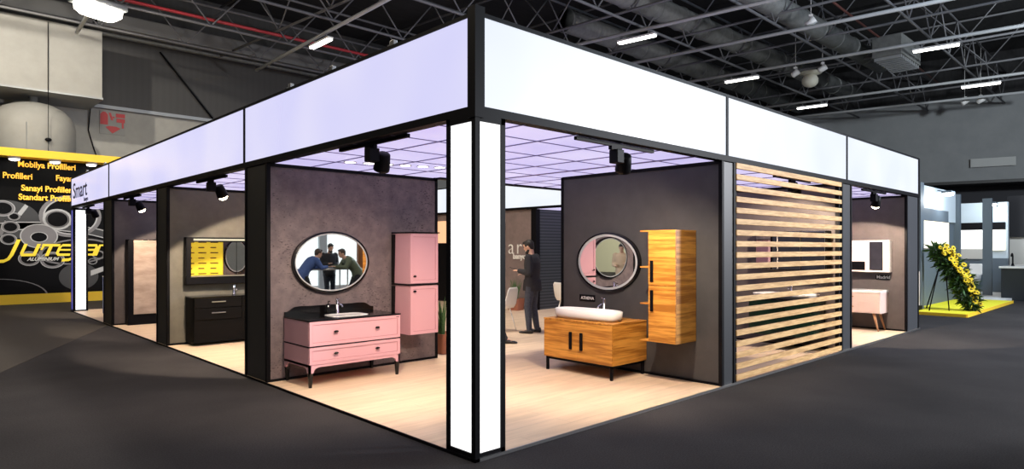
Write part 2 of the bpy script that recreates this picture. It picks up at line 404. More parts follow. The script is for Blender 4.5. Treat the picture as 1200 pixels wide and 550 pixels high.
# corner post above the column and standoff clamps on the top edge
struct(MB().box(-0.02, 0.07, -0.02, 0.07, 2.58, 3.39).box(-0.005, 0.09, -0.005, 0.09, 3.376, 3.42).build('trim_8', BLK))
struct(MB().box(11.46, 11.52, 0, 0.1, 2.6, 3.376).build('trim_9', BLK))
clamp = None
for (x, y) in ((0.03, 1.15), (0.03, 2.25), (0.03, 3.2), (0.03, 12.2), (0.03, 14.0)):
    if clamp is None:
        clamp = thing('mounting_clamp', 'small pale metal clamp on top of the lavender fascia', 'clamp', (x, y, 3.376), 0, 'clamps on the fascia top edge')
        MB().box(-0.02, 0.02, -0.035, 0.035, 0, 0.05, 0.004).box(-0.03, 0.03, -0.05, 0.05, 0, 0.012).build('bracket', STEEL, clamp)
    else: dup(clamp, (x, y, 3.376))

# glowing columns
def column(label, x0, y0, w_, d, faces):
    t = thing('light_column', label, 'light column', (x0, y0, 0.0), 0, None)
    f = MB(); e = 0.045; H = 2.605
    for (x, y) in ((0, 0), (w_-e, 0), (0, d-e), (w_-e, d-e)):
        f.box(x, x+e, y, y+e, 0, H)
    f.box(0, w_, 0, d, 0, 0.055).box(0, w_, 0, d, H-0.05, H)
    f.box(-0.012, e*0.75, -0.012, e*0.75, 0, H)
    f.build('frame', BLK, t)
    if 'y' in faces: MB().box(e, w_-e, 0.012, 0.03, 0.055, H-0.05).build('light_panel', COLG, t)
    if 'x' in faces: MB().box(0.012, 0.03, e, d-e, 0.055, H-0.05).build('light_panel', COLG, t)
    if 'Y' in faces: MB().box(e, w_-e, d-0.03, d-0.012, 0.055, H-0.05).build('light_panel', COLG, t)
    if 'X' in faces: MB().box(w_-0.03, w_-0.012, e, d-e, 0.055, H-0.05).build('light_panel', COLG, t)
    if 'b' in faces: MB().box(0.005, 0.03, e, d-e, 0.055, H-0.05).build('light_panel', COLE, t)
    return t
column('large glowing white corner column in a black frame, front of the stand', 0, 0, 0.305, 0.355, 'xy')
column('small distant glowing column under the Smart sign, far left', 0.0, 15.5, 0.31, 0.33, 'yb')

# partition walls.  faces: main (bay) face, end face with black trims
def wall_along_x(name, y0, y1, x1, m, endm):
    o = MB().box(0.012, x1, y0+0.012, y1-0.012, 0.0, 2.595).build(name, m, mats=[endm]); struct(o)
    me = o.data
    for p in me.polygons:
        if p.normal.x < -0.9: p.material_index = 1
    t = MB()
    e = 0.045
    for yy in (y0, y1-e): t.box(0.0, e, yy, yy+e, 0, 2.6)
    for yy in (y0, y1-0.03): t.box(e, x1, yy, yy+0.03, 2.565, 2.605).box(e, x1, yy, yy+0.03, 0.0, 0.05)
    t.box(x1-0.02, x1+0.02, y0, y1, 0, 2.6)
    return struct(t.build('trim_10', BLK))
wall_along_x('wall_left_near', 3.78, 4.45, 2.47, CONC, CHAR)
wall_along_x('wall_left_middle', 7.70, 8.30, 2.47, OLW, CHAR)
wall_along_x('wall_left_far', 11.46, 12.22, 2.47, PUW, CHAR)
def wall_along_y(name, x0, x1, y1, m, endm):
    o = MB().box(x0+0.012, x1-0.012, 0.012, y1, 0.0, 2.595).build(name, m, mats=[endm]); struct(o)
    for p in o.data.polygons:
        if p.normal.y < -0.9: p.material_index = 1
    t = MB(); e = 0.045
    for xx in (x0, x1-e): t.box(xx, xx+e, 0.0, e, 0, 2.6)
    for xx in (x0, x1-0.03): t.box(xx, xx+0.03, e, y1, 2.565, 2.605).box(xx, xx+0.03, e, y1, 0.0, 0.05)
    t.box(x0, x1, y1-0.02, y1+0.02, 0, 2.6)
    return struct(t.build('trim_11', BLK))
wall_along_y('wall_right_near', 3.68, 4.00, 2.45, DGW, GRY)
wall_along_y('wall_right_middle', 7.36, 7.79, 2.9, PUW, GRY)
wall_along_y('wall_right_far', 10.68, 11.46, 3.4, PUW, GRY)

# ---------------------------------------------------------------- track lights
def track_light(label, kind, x, y, axis, aim, on, energy=60, spot=70, blend=0.25, L=1.2, off=0.0):
    """x, y = centre of the track (z of its top is the ceiling)"""
    t = thing('track_spotlight', label, 'spotlight', (x, y, 2.60), 0, None)
    tr = MB(); Lx, Ly = (L/2, 0.017) if axis == 'X' else (0.017, L/2)
    tr.box(-Lx, Lx, -Ly, Ly, -0.032, 0.0).build('track', BLK, t)
    ox, oy = (off, 0) if axis == 'X' else (0, off)
    dr = MB()
    if axis == 'X': dr.box(ox-0.10, ox+0.06, -0.02, 0.02, -0.065, -0.032)
    else: dr.box(-0.02, 0.02, oy-0.06, oy+0.10, -0.065, -0.032)
    dr.box(ox-0.055, ox+0.055, oy-0.05, oy+0.05, -0.19, -0.06, 0.008)
    dr.build('driver_box', BLK, t)
    d = (Vector(aim) - Vector((x+ox, y+oy, 2.42))).normalized()
    q = d.to_track_quat('Z', 'Y').to_matrix().to_4x4()
    c = Vector((ox, oy, -0.155)) + d*0.02
    if axis == 'X': c += Vector((0.12, 0, 0))
    else: c += Vector((0.12, 0, 0))
    M = Matrix.Translation(c) @ q
    MB().lathe([(0.05, -0.085), (0.062, -0.075), (0.072, 0.0), (0.078, 0.065), (0.078, 0.09), (0.066, 0.09), (0.064, 0.075)], n=20).xf(M).build('lamp_head', BLK, t)
    MB().lathe([(0.063, 0.076), (0.066, 0.092), (0.060, 0.115), (0.038, 0.136), (0.002, 0.144)] if on else [(0.063, 0.076), (0.063, 0.082)], n=20).xf(M).build('lens', SPOTG if on else DIM, t)
    tip = Vector((x, y, 2.60)) + c + d*0.16
    light('spot_lamp', 'SPOT', tip, energy, (1.0, 0.80, 0.60), tip + d, 0.03, math.radians(spot), blend)
    return t
track_light('black track spotlight on the left beam, pointed at the concrete wall', 0, 0.10, 1.62, 'Y', (0.5, 3.0, 0.2), False, 300, 120, 0.8)
track_light('black track spotlight on the right beam before the bamboo vanity', 0, 1.85, 0.10, 'X', (3.0, 1.4, 0.3), False, 300, 128, 0.7)
track_light('lit track spotlight above the dark vanity bay', 0, 0.10, 5.95, 'Y', (1.1, 6.45, 0.6), True, 420, 126, 0.12)
track_light('lit track spotlight before the travertine-fronted cabinet', 0, 0.10, 10.3, 'Y', (1.0, 10.6, 0.6), True, 170, 120, 0.15)
track_light('dark track spotlight under the Smart sign', 0, 0.10, 14.3, 'Y', (1.1, 15.4, 0.0), False, 150, 110, 0.3)
track_light('track spotlight seen behind the top slats of the screen', 0, 6.1, 0.22, 'X', (7.36, 0.9, 0.9), False, 220, 110, 0.3)
track_light('lit track spotlight in the end bay above the cream vanity', 0, 9.15, 0.10, 'X', (9.85, 0.55, 0.9), True, 360, 112, 0.12)

# glowing discs standing in for a strip of reflections in the lavender ceiling
ceil_glint = None
for i in range(6):
    x = 0.66 + 0.21*i; y = 3.02 - 0.065*i
    if ceil_glint is None:
        ceil_glint = thing('ceiling_glint', 'small white oval glow standing in for a reflection in the lavender ceiling above the concrete wall', 'downlight', (x, y, 2.60), 0, 'row of reflection stand-ins before the concrete wall')
        MB().lathe([(0.075, 0.0), (0.075, -0.006), (0.06, -0.008)], n=20).build('rim', WHM, ceil_glint)
        MB().lathe([(0.06, -0.008), (0.058, -0.010)], n=20).build('lens', LAMP, ceil_glint)
    else: dup(ceil_glint, (x, y, 2.60))

# ---------------------------------------------------------------- mirrors
def oval_mirror(label, half_w, half_h, loc, rz, fw=0.05):
    t = thing('oval_mirror', label, 'mirror', loc, rz)
    # local: mirror faces -Y, wall plane at y=0
    def ring(a, b, y, n=56): return [(a*math.cos(2*PI*k/n), y, b*math.sin(2*PI*k/n)) for k in range(n)]
    f = MB()
    a, b = half_w, half_h
    f.rings([ring(a-0.02, b-0.02, 0.0), ring(a, b, 0.0), ring(a, b, -0.055), ring(a-0.022, b-0.022, -0.060), ring(a-0.022, b-0.022, -0.050)], cap=False, smooth=False)
    f.build('frame', BLKG, t)
    MB().rings([ring(a-0.022, b-0.022, -0.050), ring(a-0.025-fw, b-0.022-fw, -0.0505)], cap=False).build('frosted_ring', FROST, t)
    MB().rings([ring(a-0.023-fw, b-0.020-fw, -0.0505), ring(a-0.024-fw, b-0.021-fw, -0.040)]).build('mirror_glass', MIRROR, t)
    return t
oval_mirror('black-framed oval mirror on the concrete wall above the pink vanity', 0.52, 0.385, (0.82, 3.79, 1.425), 0, 0.018)
oval_mirror('black-framed oval mirror on the dark wall above the bamboo vanity', 0.515, 0.39, (3.69, 1.62, 1.418), -PI/2, 0.034)
oval_mirror('black-framed oval mirror on the back of the concrete wall, seen in the mirror cabinet', 0.26, 0.36, (2.18, 4.44, 1.42), PI, 0.02)

# ---------------------------------------------------------------- taps
def faucet(label, loc, rz, h=0.15, m=CHROME):
    t = thing('basin_tap', label, 'tap', loc, rz)      # spout points to -Y
    b = MB(); b.lathe([(0.028, 0), (0.028, 0.01), (0.022, 0.015), (0.020, h), (0.016, h+0.008)], n=20)
    b.build('body', m, t)
    MB().tube([(0, -0.01, h*0.72), (0, -0.07, h*0.70), (0, -0.125, h*0.60), (0, -0.135, h*0.53)], [0.013, 0.012, 0.011, 0.011], 10).build('spout', m, t)
    MB().box(-0.010, 0.010, -0.05, 0.018, h+0.008, h+0.020, 0.003).build('lever', m, t)
    return t

# ---------------------------------------------------------------- pink vanity
def knob(p, parent, w_=0.032):
    MB().ell((p[0], p[1]-0.016, p[2]), (w_, 0.009, 0.014), n=14, m=8).tube([(p[0], p[1], p[2]), (p[0], p[1]-0.014, p[2])], 0.007, 8).build('knob', BLKG, parent)
def shaker(mb, x0, x1, y, z0, z1, r=0.035):
    """front panel facing -Y at plane y, with raised rails"""
    mb.box(x0, x1, y, y+0.018, z0, z1)
    for a in ((x0, x1, z0, z0+r), (x0, x1, z1-r, z1), (x0, x0+r, z0+r, z1-r), (x1-r, x1, z0+r, z1-r)):
        mb.box(a[0], a[1], y-0.008, y, a[2], a[3])
    for a in ((x0+r, x1-r, z0+r, z0+r+0.005), (x0+r, x1-r, z1-r-0.005, z1-r), (x0+r, x0+r+0.005, z0+r, z1-r), (x1-r-0.005, x1-r, z0+r, z1-r)):
        mb.box(a[0], a[1], y-0.0015, y, a[2], a[3], mi=1)  # thin darker strips, shade painted in the crease beside the rails
pv = thing('pink_vanity', 'dusty pink vanity with two drawers, black worktop and black feet', 'vanity', (0.815, 3.45, Z0))
PW, PF, PB = 0.603, -0.315, 0.335       # half width, front, back (local)
b = MB(); b.box(-PW, PW, PF+0.02, PB, 0.235, 0.455).box(-PW, PW, PF+0.02, PB, 0.468, 0.745)
b.build('body', PINK, pv)
MB().box(-PW-0.004, PW+0.004, PF+0.0, PB, 0.455, 0.468).build('dividing_strip', BLK, pv)
for (z0, z1) in ((0.47, 0.745), (0.262, 0.453)):
    d = MB(); shaker(d, -PW+0.002, PW-0.002, PF, z0, z1); dr = d.build('drawer', PINK, pv, [PINKG])
    zc = (z0+z1)/2+0.01
    for x in (-0.28, 0.27): knob((x, PF-0.006, zc), dr)
# apron with bracket legs
def apron(L, z0, zt, w0=0.05, w1=0.13):
    pts = [(-L, zt), (-L, z0), (-L+w0, z0)]
    for i in range(7):
        a = i/6*PI/2; pts.append((-L+w0+0.01+(w1-w0)*(1-math.cos(a)), z0+0.02+(zt-0.035-z0-0.02)*math.sin(a)))
    return pts + [(-x, z) for x, z in reversed(pts)]
ap = MB(); ap.prism(apron(PW, 0.165, 0.262), 'Y', PF, PF+0.025)
ap.prism([(y+(PF+PB)/2, z) for y, z in apron((PB-PF)/2, 0.165, 0.262)], 'X', -PW, -PW+0.025)
ap.prism([(y+(PF+PB)/2, z) for y, z in apron((PB-PF)/2, 0.165, 0.262)], 'X', PW-0.025, PW)
ap.build('apron', PINK, pv)
for (x, y) in ((-PW+0.027, PF+0.027), (PW-0.027, PF+0.027), (-PW+0.027, PB-0.027), (PW-0.027, PB-0.027)):
    MB().rings([superring(x, y, 0.016, 0.016, 0.0, 5, 16), superring(x, y, 0.026, 0.026, 0.17, 5, 16)]).build('leg', BLKG, pv)
MB().box(-PW-0.008, PW+0.008, PF-0.012, PB, 0.747, 0.765, 0.003).build('worktop', BLKG, pv)
# scrolled backsplash
pts = [(-PW, 0.765), (-PW, 0.815)]
for i in range(7):
    a = i/6; pts.append((-PW+0.02+a*0.12, 0.815+0.055*(3*a*a-2*a**3)))
pts += [(-0.38, 0.875), (-0.30, 0.870), (0, 0.872)]
poly = pts + [(-x, z) for x, z in reversed(pts[:-1])]
MB().prism(poly, 'Y', PB-0.025, PB).build('backsplash', BLKG, pv)
bs = MB(); bs.rings([superring(0.02, -0.03, 0.245, 0.175, 0.765, 4), superring(0.02, -0.03, 0.245, 0.175, 0.772, 4), superring(0.02, -0.03, 0.22, 0.15, 0.773, 4), superring(0.02, -0.03, 0.20, 0.13, 0.767, 4)], smooth=True)
bs.build('basin', WHT, pv)
MB().box(PW-0.06, PW-0.02, PF-0.010, PF-0.008, 0.722, 0.729).build('badge', BLK, pv)
faucet('chrome tap on the black worktop of the pink vanity', (0.835, 3.65, Z0+0.766), 0, 0.17)
# black soap holder beside tap
sh = thing('soap_dispenser', 'black soap dispenser beside the tap on the pink vanity', 'dispenser', (0.73, 3.68, Z0+0.766))
MB().lathe([(0.030, 0), (0.032, 0.01), (0.032, 0.11), (0.02, 0.12), (0.010, 0.122)], n=20).build('bottle', BLKG, sh)
MB().tube([(0, 0, 0.12), (0, 0, 0.155), (0, -0.04, 0.157)], 0.006, 8).build('pump', BLKG, sh)

# pink tower, two stacked cabinets
def pink_cab(name, label, z0, z1, kz):
    t = thing(name, label, 'cabinet', (1.955, 3.58, z0), 0, 'pair of pink wall cabinets')
    H = z1-z0
    MB().box(-0.225, 0.225, -0.195, 0.205, 0, H-0.018).build('body', PINK, t)
    d = MB(); shaker(d, -0.223, 0.223, -0.215, 0.005, H-0.024, 0.04); dr = d.build('door', PINK, t, [PINKG])
    knob((-0.165, -0.222, kz), dr, 0.026)
    MB().box(-0.245, 0.245, -0.235, 0.205, H-0.016, H, 0.003).build('top_board', BLKG, t)
    # a slim pilaster at the back edges
    MB().prism([(0.15, 0.0), (0.205, 0.0), (0.205, H-0.03), (0.13, H-0.03), (0.13, H-0.09)], 'X', -0.242, -0.226).build('side_pilaster', BLKG, t)
    return t
pink_cab('wall_cabinet', 'upper pink wall cabinet of the tall pair beside the oval mirror', 1.128, 1.815, 0.10)
pink_cab('wall_cabinet', 'lower pink wall cabinet hanging right of the pink vanity', 0.455, 1.122, 0.575)

# ---------------------------------------------------------------- bamboo vanity (against wall x=3.68, front faces -X)
bv = thing('bamboo_vanity', 'bamboo vanity with two doors and a black steel base', 'vanity', (3.33, 1.575, Z0))
XF, XB, Y0, Y1 = -0.345, 0.355, -0.545, 0.565
MB().box(XF+0.02, XB, Y0, Y1, 0.175, 0.655).build('body', BAMX, bv)
MB().box(XF-0.003, XB, Y0-0.003, Y1+0.003, 0.657, 0.675, 0.002).build('worktop', BAMX, bv)
for (a, c) in ((Y0+0.002, 0.012), (0.016, Y1-0.002)):
    dr = MB().box(XF, XF+0.019, a, c, 0.178, 0.652, 0.002).build('door', BAMY, bv)
    hy = a+0.085 if a > 0 else c-0.085
    MB().box(XF-0.018, XF, hy-0.022, hy+0.022, 0.31, 0.53, 0.006).build('handle', BLK, dr)
fr = MB()
fr.box(XF+0.02, XF+0.05, Y0+0.02, Y1-0.02, 0.145, 0.175).box(XB-0.05, XB-0.02, Y0+0.02, Y1-0.02, 0.145, 0.175)
fr.box(XF+0.02, XB-0.02, Y0+0.02, Y0+0.05, 0.145, 0.175).box(XF+0.02, XB-0.02, Y1-0.05, Y1-0.02, 0.145, 0.175)
fr.build('base_frame', BLK, bv)
for (x, y) in ((XF+0.035, Y0+0.035), (XF+0.035, Y1-0.035), (XB-0.035, Y0+0.035), (XB-0.035, Y1-0.035)):
    MB().box(x-0.015, x+0.015, y-0.015, y+0.015, 0, 0.146).build('leg', BLK, bv)
vs = thing('vessel_basin', 'long oval white vessel basin on the bamboo vanity', 'basin', (3.25, 1.62, Z0+0.675))
a, b_ = 0.20, 0.50
MB().rings([superring(0, 0, a-0.035, b_-0.035, 0.0, 3), superring(0, 0, a-0.008, b_-0.008, 0.035, 3), superring(0, 0, a, b_, 0.115, 3),
            superring(0, 0, a-0.010, b_-0.010, 0.122, 3), superring(0, 0, a-0.018, b_-0.018, 0.112, 3), superring(0, 0, a-0.06, b_-0.07, 0.03, 3)], smooth=True).build('bowl', WHT, vs)
MB().lathe([(0.022, 0.030), (0.022, 0.036), (0.01, 0.038)], n=16).build('drain', CHROME, vs)
faucet('black and chrome tap behind the white vessel basin', (3.56, 1.60, Z0+0.675), -PI/2, 0.24)
pl = thing('name_plate', 'small black name plate on the wall left of the vessel basin tap', 'sign', (3.688, 1.99, 0.92))
MB().box(-0.012, 0.0, -0.135, 0.135, -0.045, 0.045, 0.003).build('plate', BLK, pl)
text('lettering', 'ATHENA', 0.058, WHM, (-0.014, 0.105, -0.02), RFX, pl)

# bamboo tower
bt = thing('tall_cabinet', 'tall bamboo wall cabinet with side shelves and black handles', 'cabinet', (3.47, 0.55, 0.505))
H = 1.305; XA, XB2 = -0.225, 0.215; YA, YB = -0.215, 0.150
MB().box(XA+0.02, XB2, YA, YB, 0, H).build('body', BAMX, bt)
for (z0, z1, hz0, hz1) in ((0.66, H-0.002, 0.70, 0.95), (0.002, 0.655, 0.355, 0.605)):
    dr = MB().box(XA, XA+0.019, YA, YB, z0, z1, 0.002).build('door', BAMY, bt)
    MB().box(XA-0.016, XA, YB-0.07, YB-0.030, hz0, hz1, 0.005).build('handle', BLK, dr)
for z in (0, 0.435, 0.865, H-0.016):
    MB().box(XA, XB2, YB, YB+0.115, z, z+0.016).build('shelf', BAMY, bt)

# ---------------------------------------------------------------- slat screen
ss = thing('slat_screen', 'tall screen of horizontal pale wooden slats on black uprights', 'screen', (4.0, 0, Z0))
MB().box(0.0, 0.05, 0.015, 0.075, 0, 2.58).build('upright', BLK, ss)
MB().box(3.29, 3.36, 0.02, 0.075, 0, 2.58).build('upright', BLK, ss)
NS = 20
for k in range(NS):
    z = 0.02 + k*0.1315
    MB().box(0.005 + 0.0, 3.32, -0.012, 0.022, z, z+0.066, 0.003).build('slat', SLATW, ss)

# vanity behind the slats
def vanity_simple(name, label, loc, rz, W, D, z0, z1, body, top, legs=None, legm=None, drawers=2, hm=None, top_h=0.02, cat='vanity'):
    """local: back on y=0, front faces -Y"""
    t = thing(name, label, cat, loc, rz)
    MB().box(-W/2, W/2, -D+0.02, 0, z0, z1).build('body', body, t)
    MB().box(-W/2-0.01, W/2+0.01, -D-0.01, 0, z1, z1+top_h, 0.004).build('worktop', top, t)
    h = (z1-z0-0.01)/drawers
    for i in range(drawers):
        a = z0+0.005+i*h
        dr = MB().box(-W/2+0.004, W/2-0.004, -D, -D+0.02, a+0.004, a+h-0.004, 0.003).build('drawer', body, t)
        if hm: 
            for hx in ((-W/4, W/4) if W > 1.3 else (0,)):
                MB().box(hx-0.12, hx+0.12, -D-0.02, -D-0.008, a+h*0.55, a+h*0.55+0.018, 0.003).box(hx-0.10, hx-0.09, -D-0.01, -D, a+h*0.55, a+h*0.55+0.018).box(hx+0.09, hx+0.10, -D-0.01, -D, a+h*0.55, a+h*0.55+0.018).build('handle', hm, dr)
    return t
GREENG = mat('dark_green_gloss', (0.008, 0.028, 0.018), 0.15)
v2 = vanity_simple('green_vanity', 'dark green vanity standing behind the slat screen', (7.36, 0.72, Z0), -PI/2, 0.95, 0.62, 0.22, 0.78, GREENG, BLKG, hm=BLK)
bs = thing('vessel_basin', 'white rectangular basin seen through the slat screen', 'basin', (7.07, 0.74, Z0+0.80))
MB().rings([superring(0, 0, 0.22, 0.44, 0.0, 6), superring(0, 0, 0.25, 0.47, 0.06, 6), superring(0, 0, 0.245, 0.465, 0.065, 6), superring(0, 0, 0.22, 0.43, 0.05, 6), superring(0, 0, 0.15, 0.33, 0.015, 6)], smooth=True).build('bowl', WHT, bs)
faucet('small chrome tap at the basin behind the slat screen', (7.30, 0.74, Z0+0.86), -PI/2, 0.13)
mc = thing('mirror_cabinet', 'black mirror cabinet behind the slat screen', 'mirror cabinet', (7.37, 0.72, 1.25))
MB().box(-0.20, 0, -0.56, 0.56, 0, 0.62, 0.004).build('body', BLK, mc)
for a in (-0.55, -0.18, 0.19):
    MB().box(-0.215, -0.20, a+0.005, a+0.36, 0.01, 0.61, 0.002).build('mirror_door', MIRROR, mc)
MB().box(-0.218, -0.214, 0.185, 0.192, 0.01, 0.61).build('edge_strip', CREAM, mc)

# ---------------------------------------------------------------- end bay
WOODL = wood('beech_leg', (0.42, 0.20, 0.09), (0.55, 0.29, 0.14), 'Z', 14)
v3 = vanity_simple('cream_vanity', 'blush vanity with white top and slanted wooden legs in the end bay', (10.69, 0.90, Z0), -PI/2, 1.15, 0.48, 0.34, 0.73, mat('blush_lacquer', (0.74, 0.55, 0.50), 0.4), WHT, hm=WOODL, top_h=0.045)
for (x, y, dx, dy) in ((0.45, -0.42, 0.09, -0.03), (-0.45, -0.42, -0.09, -0.03), (0.45, -0.08, 0.09, 0.03), (-0.45, -0.08, -0.09, 0.03)):
    MB().tube([(x+dx, y+dy, 0.0), (x, y, 0.34)], [0.013, 0.026], 12).build('leg', WOODL, v3)
faucet('chrome tap on the blush vanity in the end bay', (10.60, 1.0, Z0+0.775), -PI/2, 0.14)
m3 = thing('mirror_cabinet', 'cream mirror cabinet with side shelf in the end bay', 'mirror cabinet', (10.70, 0.86, 1.14))
MB().box(-0.15, 0, -0.60, 0.60, 0, 0.61).build('body', CREAM, m3)
fr = MB()
fr.box(-0.172, -0.15, -0.60, 0.60, 0.585, 0.61).box(-0.172, -0.15, -0.60, 0.60, 0, 0.03).box(-0.172, -0.15, -0.60, -0.49, 0.03, 0.585).box(-0.172, -0.15, -0.25, -0.19, 0.03, 0.585).box(-0.172, -0.15, 0.58, 0.6, 0.03, 0.585)
fr.build('door_frame', CREAM, m3)
MB().box(-0.16, -0.151, -0.49, -0.25, 0.03, 0.585).build('mirror_door', MIRROR, m3)
MB().box(-0.16, -0.151, -0.19, 0.58, 0.20, 0.585).build('door', WHM, m3)
MB().box(-0.158, -0.151, -0.17, 0.58, 0.03, 0.20).build('open_niche', BLK, m3)
pl = thing('name_plate', 'black name plate with white script under the cream mirror cabinet', 'sign', (10.688, 0.40, 1.035))
MB().box(-0.012, 0.0, -0.11, 0.14, -0.045, 0.045, 0.003).build('plate', BLK, pl)
text('lettering', 'Madrid', 0.085, WHM, (-0.014, 0.125, -0.025), RFX, pl, offset=0.002)

# ---------------------------------------------------------------- left bays
v1 = vanity_simple('dark_vanity', 'espresso wood vanity with steel bar handles in the second left bay', (1.03, 7.69, Z0), 0, 1.50, 0.40, 0.04, 0.77, DWOOD, BLKG, hm=None, drawers=1)
for (a, c) in ((0.42, 0.60), (0.61, 0.765)):
    for x0 in (-0.745, 0.005):
        dr = MB().box(x0, x0+0.74, -0.42, -0.40, a, c, 0.003).build('drawer', DWOOD, v1)
        MB().box(x0+0.26, x0+0.48, -0.445, -0.433, (a+c)/2+0.01, (a+c)/2+0.026, 0.003).box(x0+0.28, x0+0.29, -0.435, -0.42, (a+c)/2+0.01, (a+c)/2+0.026).box(x0+0.45, x0+0.46, -0.435, -0.42, (a+c)/2+0.01, (a+c)/2+0.026).build('handle', STEEL, dr)
faucet('chrome tap on the espresso vanity', (1.02, 7.60, Z0+0.79), 0, 0.15)
mc = thing('mirror_cabinet', 'wide black mirror cabinet with a light bar above the espresso vanity', 'mirror cabinet', (1.02, 7.69, 1.0))
MB().box(-0.77, 0.77, -0.13, 0, 0, 0.78, 0.004).build('body', BLK, mc)
MB().box(-0.70, 0.02, -0.145, -0.13, 0.15, 0.70).build('mirror_door', MIRROR, mc)
MB().box(0.03, 0.75, -0.145, -0.13, 0.15, 0.70).build('mirror_door', MIRROR, mc)
MB().box(-0.66, 0.76, -0.155, -0.13, 0.725, 0.755).build('light_bar', glow('warm_light_bar', (0.85, 0.78, 0.55), 0.9), mc)
MB().box(-0.70, 0.75, -0.15, -0.13, 0.125, 0.147).build('shelf_rail', STEEL, mc)
# yellow poster and oval mirror on the back of the near left wall (seen only in the mirror cabinet)
yp = thing('wall_poster', 'bright yellow poster with dark text lines, seen in the mirror cabinet', 'poster', (1.62, 4.45, 1.4))
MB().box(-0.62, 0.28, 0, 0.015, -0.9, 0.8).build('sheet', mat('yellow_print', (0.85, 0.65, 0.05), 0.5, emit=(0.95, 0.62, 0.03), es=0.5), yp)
p_ = MB()
for i in range(9):
    for j in range(3): p_.box(-0.46+j*0.24, -0.34+j*0.24+0.04*(i % 2), 0.015, 0.017, 0.42-i*0.11, 0.445-i*0.11)
p_.build('printed_lines', mat('print_brown', (0.20, 0.13, 0.02), 0.6), yp)

tc_ = thing('tall_cabinet', 'tall black cabinet with a pale travertine door in the third left bay', 'cabinet', (1.0, 11.45, Z0))
MB().box(-0.76, 0.76, -0.22, 0, 0.0, 1.76, 0.004).build('body', BLK, tc_)
MB().box(-0.66, 0.76, -0.24, -0.22, 0.22, 1.74, 0.003).build('door', STONEW, tc_)

# bench / counter in the last bay
BLUEP = mat('blue_panel', (0.10, 0.14, 0.42), 0.5)
ct = thing('display_counter', 'black display counter with white top and blue side in the last left bay', 'counter', (0.85, 14.2, Z0))
MB().box(-0.42, -0.40, -0.3, 0.3, 0, 0.88).build('side_panel', BLUEP, ct)
MB().box(-0.40, 0.9, -0.3, 0.3, 0.3, 0.88).build('body', BLKG, ct)
MB().box(-0.42, 0.92, -0.32, 0.32, 0.88, 0.905).build('top', WHM, ct)
for (x, y) in ((-0.36, -0.26), (0.86, -0.26), (-0.36, 0.26), (0.86, 0.26)): MB().box(x-0.02, x+0.02, y-0.02, y+0.02, 0, 0.3).build('leg', BLK, ct)

# ---------------------------------------------------------------- inner courtyard: storage block and lit inner fascia
struct(MB().box(8.6, 8.7, 7.8, 14.5, 0, 2.6).build('wall_courtyard_taupe', BRW))
SLD = mat('dark_slatted', (0.03, 0.04, 0.05), 0.4); add_wave(SLD, (0.016, 0.020, 0.026), (0.055, 0.066, 0.078), 'Z', 4.0, 0.35, 0.6)
struct(MB().box(8.7, 13.5, 7.8, 7.9, 0, 2.6).build('wall_courtyard_slatted', SLD))
struct(MB().box(8.57, 8.72, 7.75, 7.92, 0, 2.6).build('trim_12', BLK))
struct(MB().box(8.6, 13.6, 3.7, 14.5, 2.60, 2.64).build('ceiling_courtyard', CEIL))
t = thing('inner_light_box', 'white light box running above the taupe courtyard wall', 'light box')
MB().box(8.55, 8.65, 3.8, 14.5, 2.60, 2.66).box(8.55, 8.65, 3.8, 14.5, 3.35, 3.38).build('frame', BLK, t)
MB().box(8.56, 8.60, 3.8, 14.5, 2.66, 3.35).build('light_panel', FASR, t)
ws = thing('wall_sign', 'pale thin lettering on the taupe courtyard wall behind the man', 'sign', (8.59, 10.0, 1.5))
text('lettering', 'Smart', 0.56, WHM, (-0.01, -0.38, -0.05), RFX, ws, extrude=0.008, offset=-0.006, space=1.25)
text('lettering', 'banyo', 0.20, WHM, (-0.01, -1.40, -0.18), RFX, ws, extrude=0.01, offset=0.004)
op = thing('warm_display_panel', 'warm lit panel glimpsed between the concrete wall and the corner column', 'panel', (8.54, 11.0, 1.55))
MB().box(-0.02, 0.02, -1.1, 1.1, 0.2, 0.85).build('lit_face', mat('peach_panel', (0.8, 0.5, 0.3), 0.5, emit=(0.95, 0.58, 0.33), es=0.65), op)
MB().box(-0.015, 0.03, -1.12, 1.12, -1.5, 0.2).build('backing_board', BLK, op)

# planters with blade-leaf plants
def planter(label, loc, s=1.0):
    t = thing('planter', label, 'planter', loc, 0.2, 'terracotta planters in the courtyard')
    MB().rings([superring(0, 0, 0.15, 0.15, 0, 8, 24), superring(0, 0, 0.18, 0.18, 0.30, 8, 24), superring(0, 0, 0.16, 0.16, 0.30, 8, 24), superring(0, 0, 0.15, 0.15, 0.25, 8, 24)]).build('pot', TERRA, t)
    L = MB()
    for i in range(34):
        a = random.uniform(0, 2*PI); r = random.uniform(0, 0.10); h = random.uniform(0.35, 0.62)*s; ln = random.uniform(0.02, 0.12)
        p0 = Vector((r*math.cos(a), r*math.sin(a), 0.24)); o = Vector((math.cos(a), math.sin(a), 0)); q = Vector((-math.sin(a), math.cos(a), 0))
        rr = []
        for k in range(5):
            u = k/4; c = p0 + o*ln*u*u + Vector((0, 0, h*u)); wd = 0.014*(1-u**3)+0.001
            rr.append([c-q*wd, c+o*0.003, c+q*wd, c-o*0.003])
        L.rings(rr)
    L.build('foliage', LEAF, t)
    return t
planter('terracotta planter with upright grass, right behind the concrete wall end', (2.83, 4.12, Z0))
planter('terracotta planter with dark grass at the foot of the taupe wall', (8.25, 8.15, Z0), 0.9)

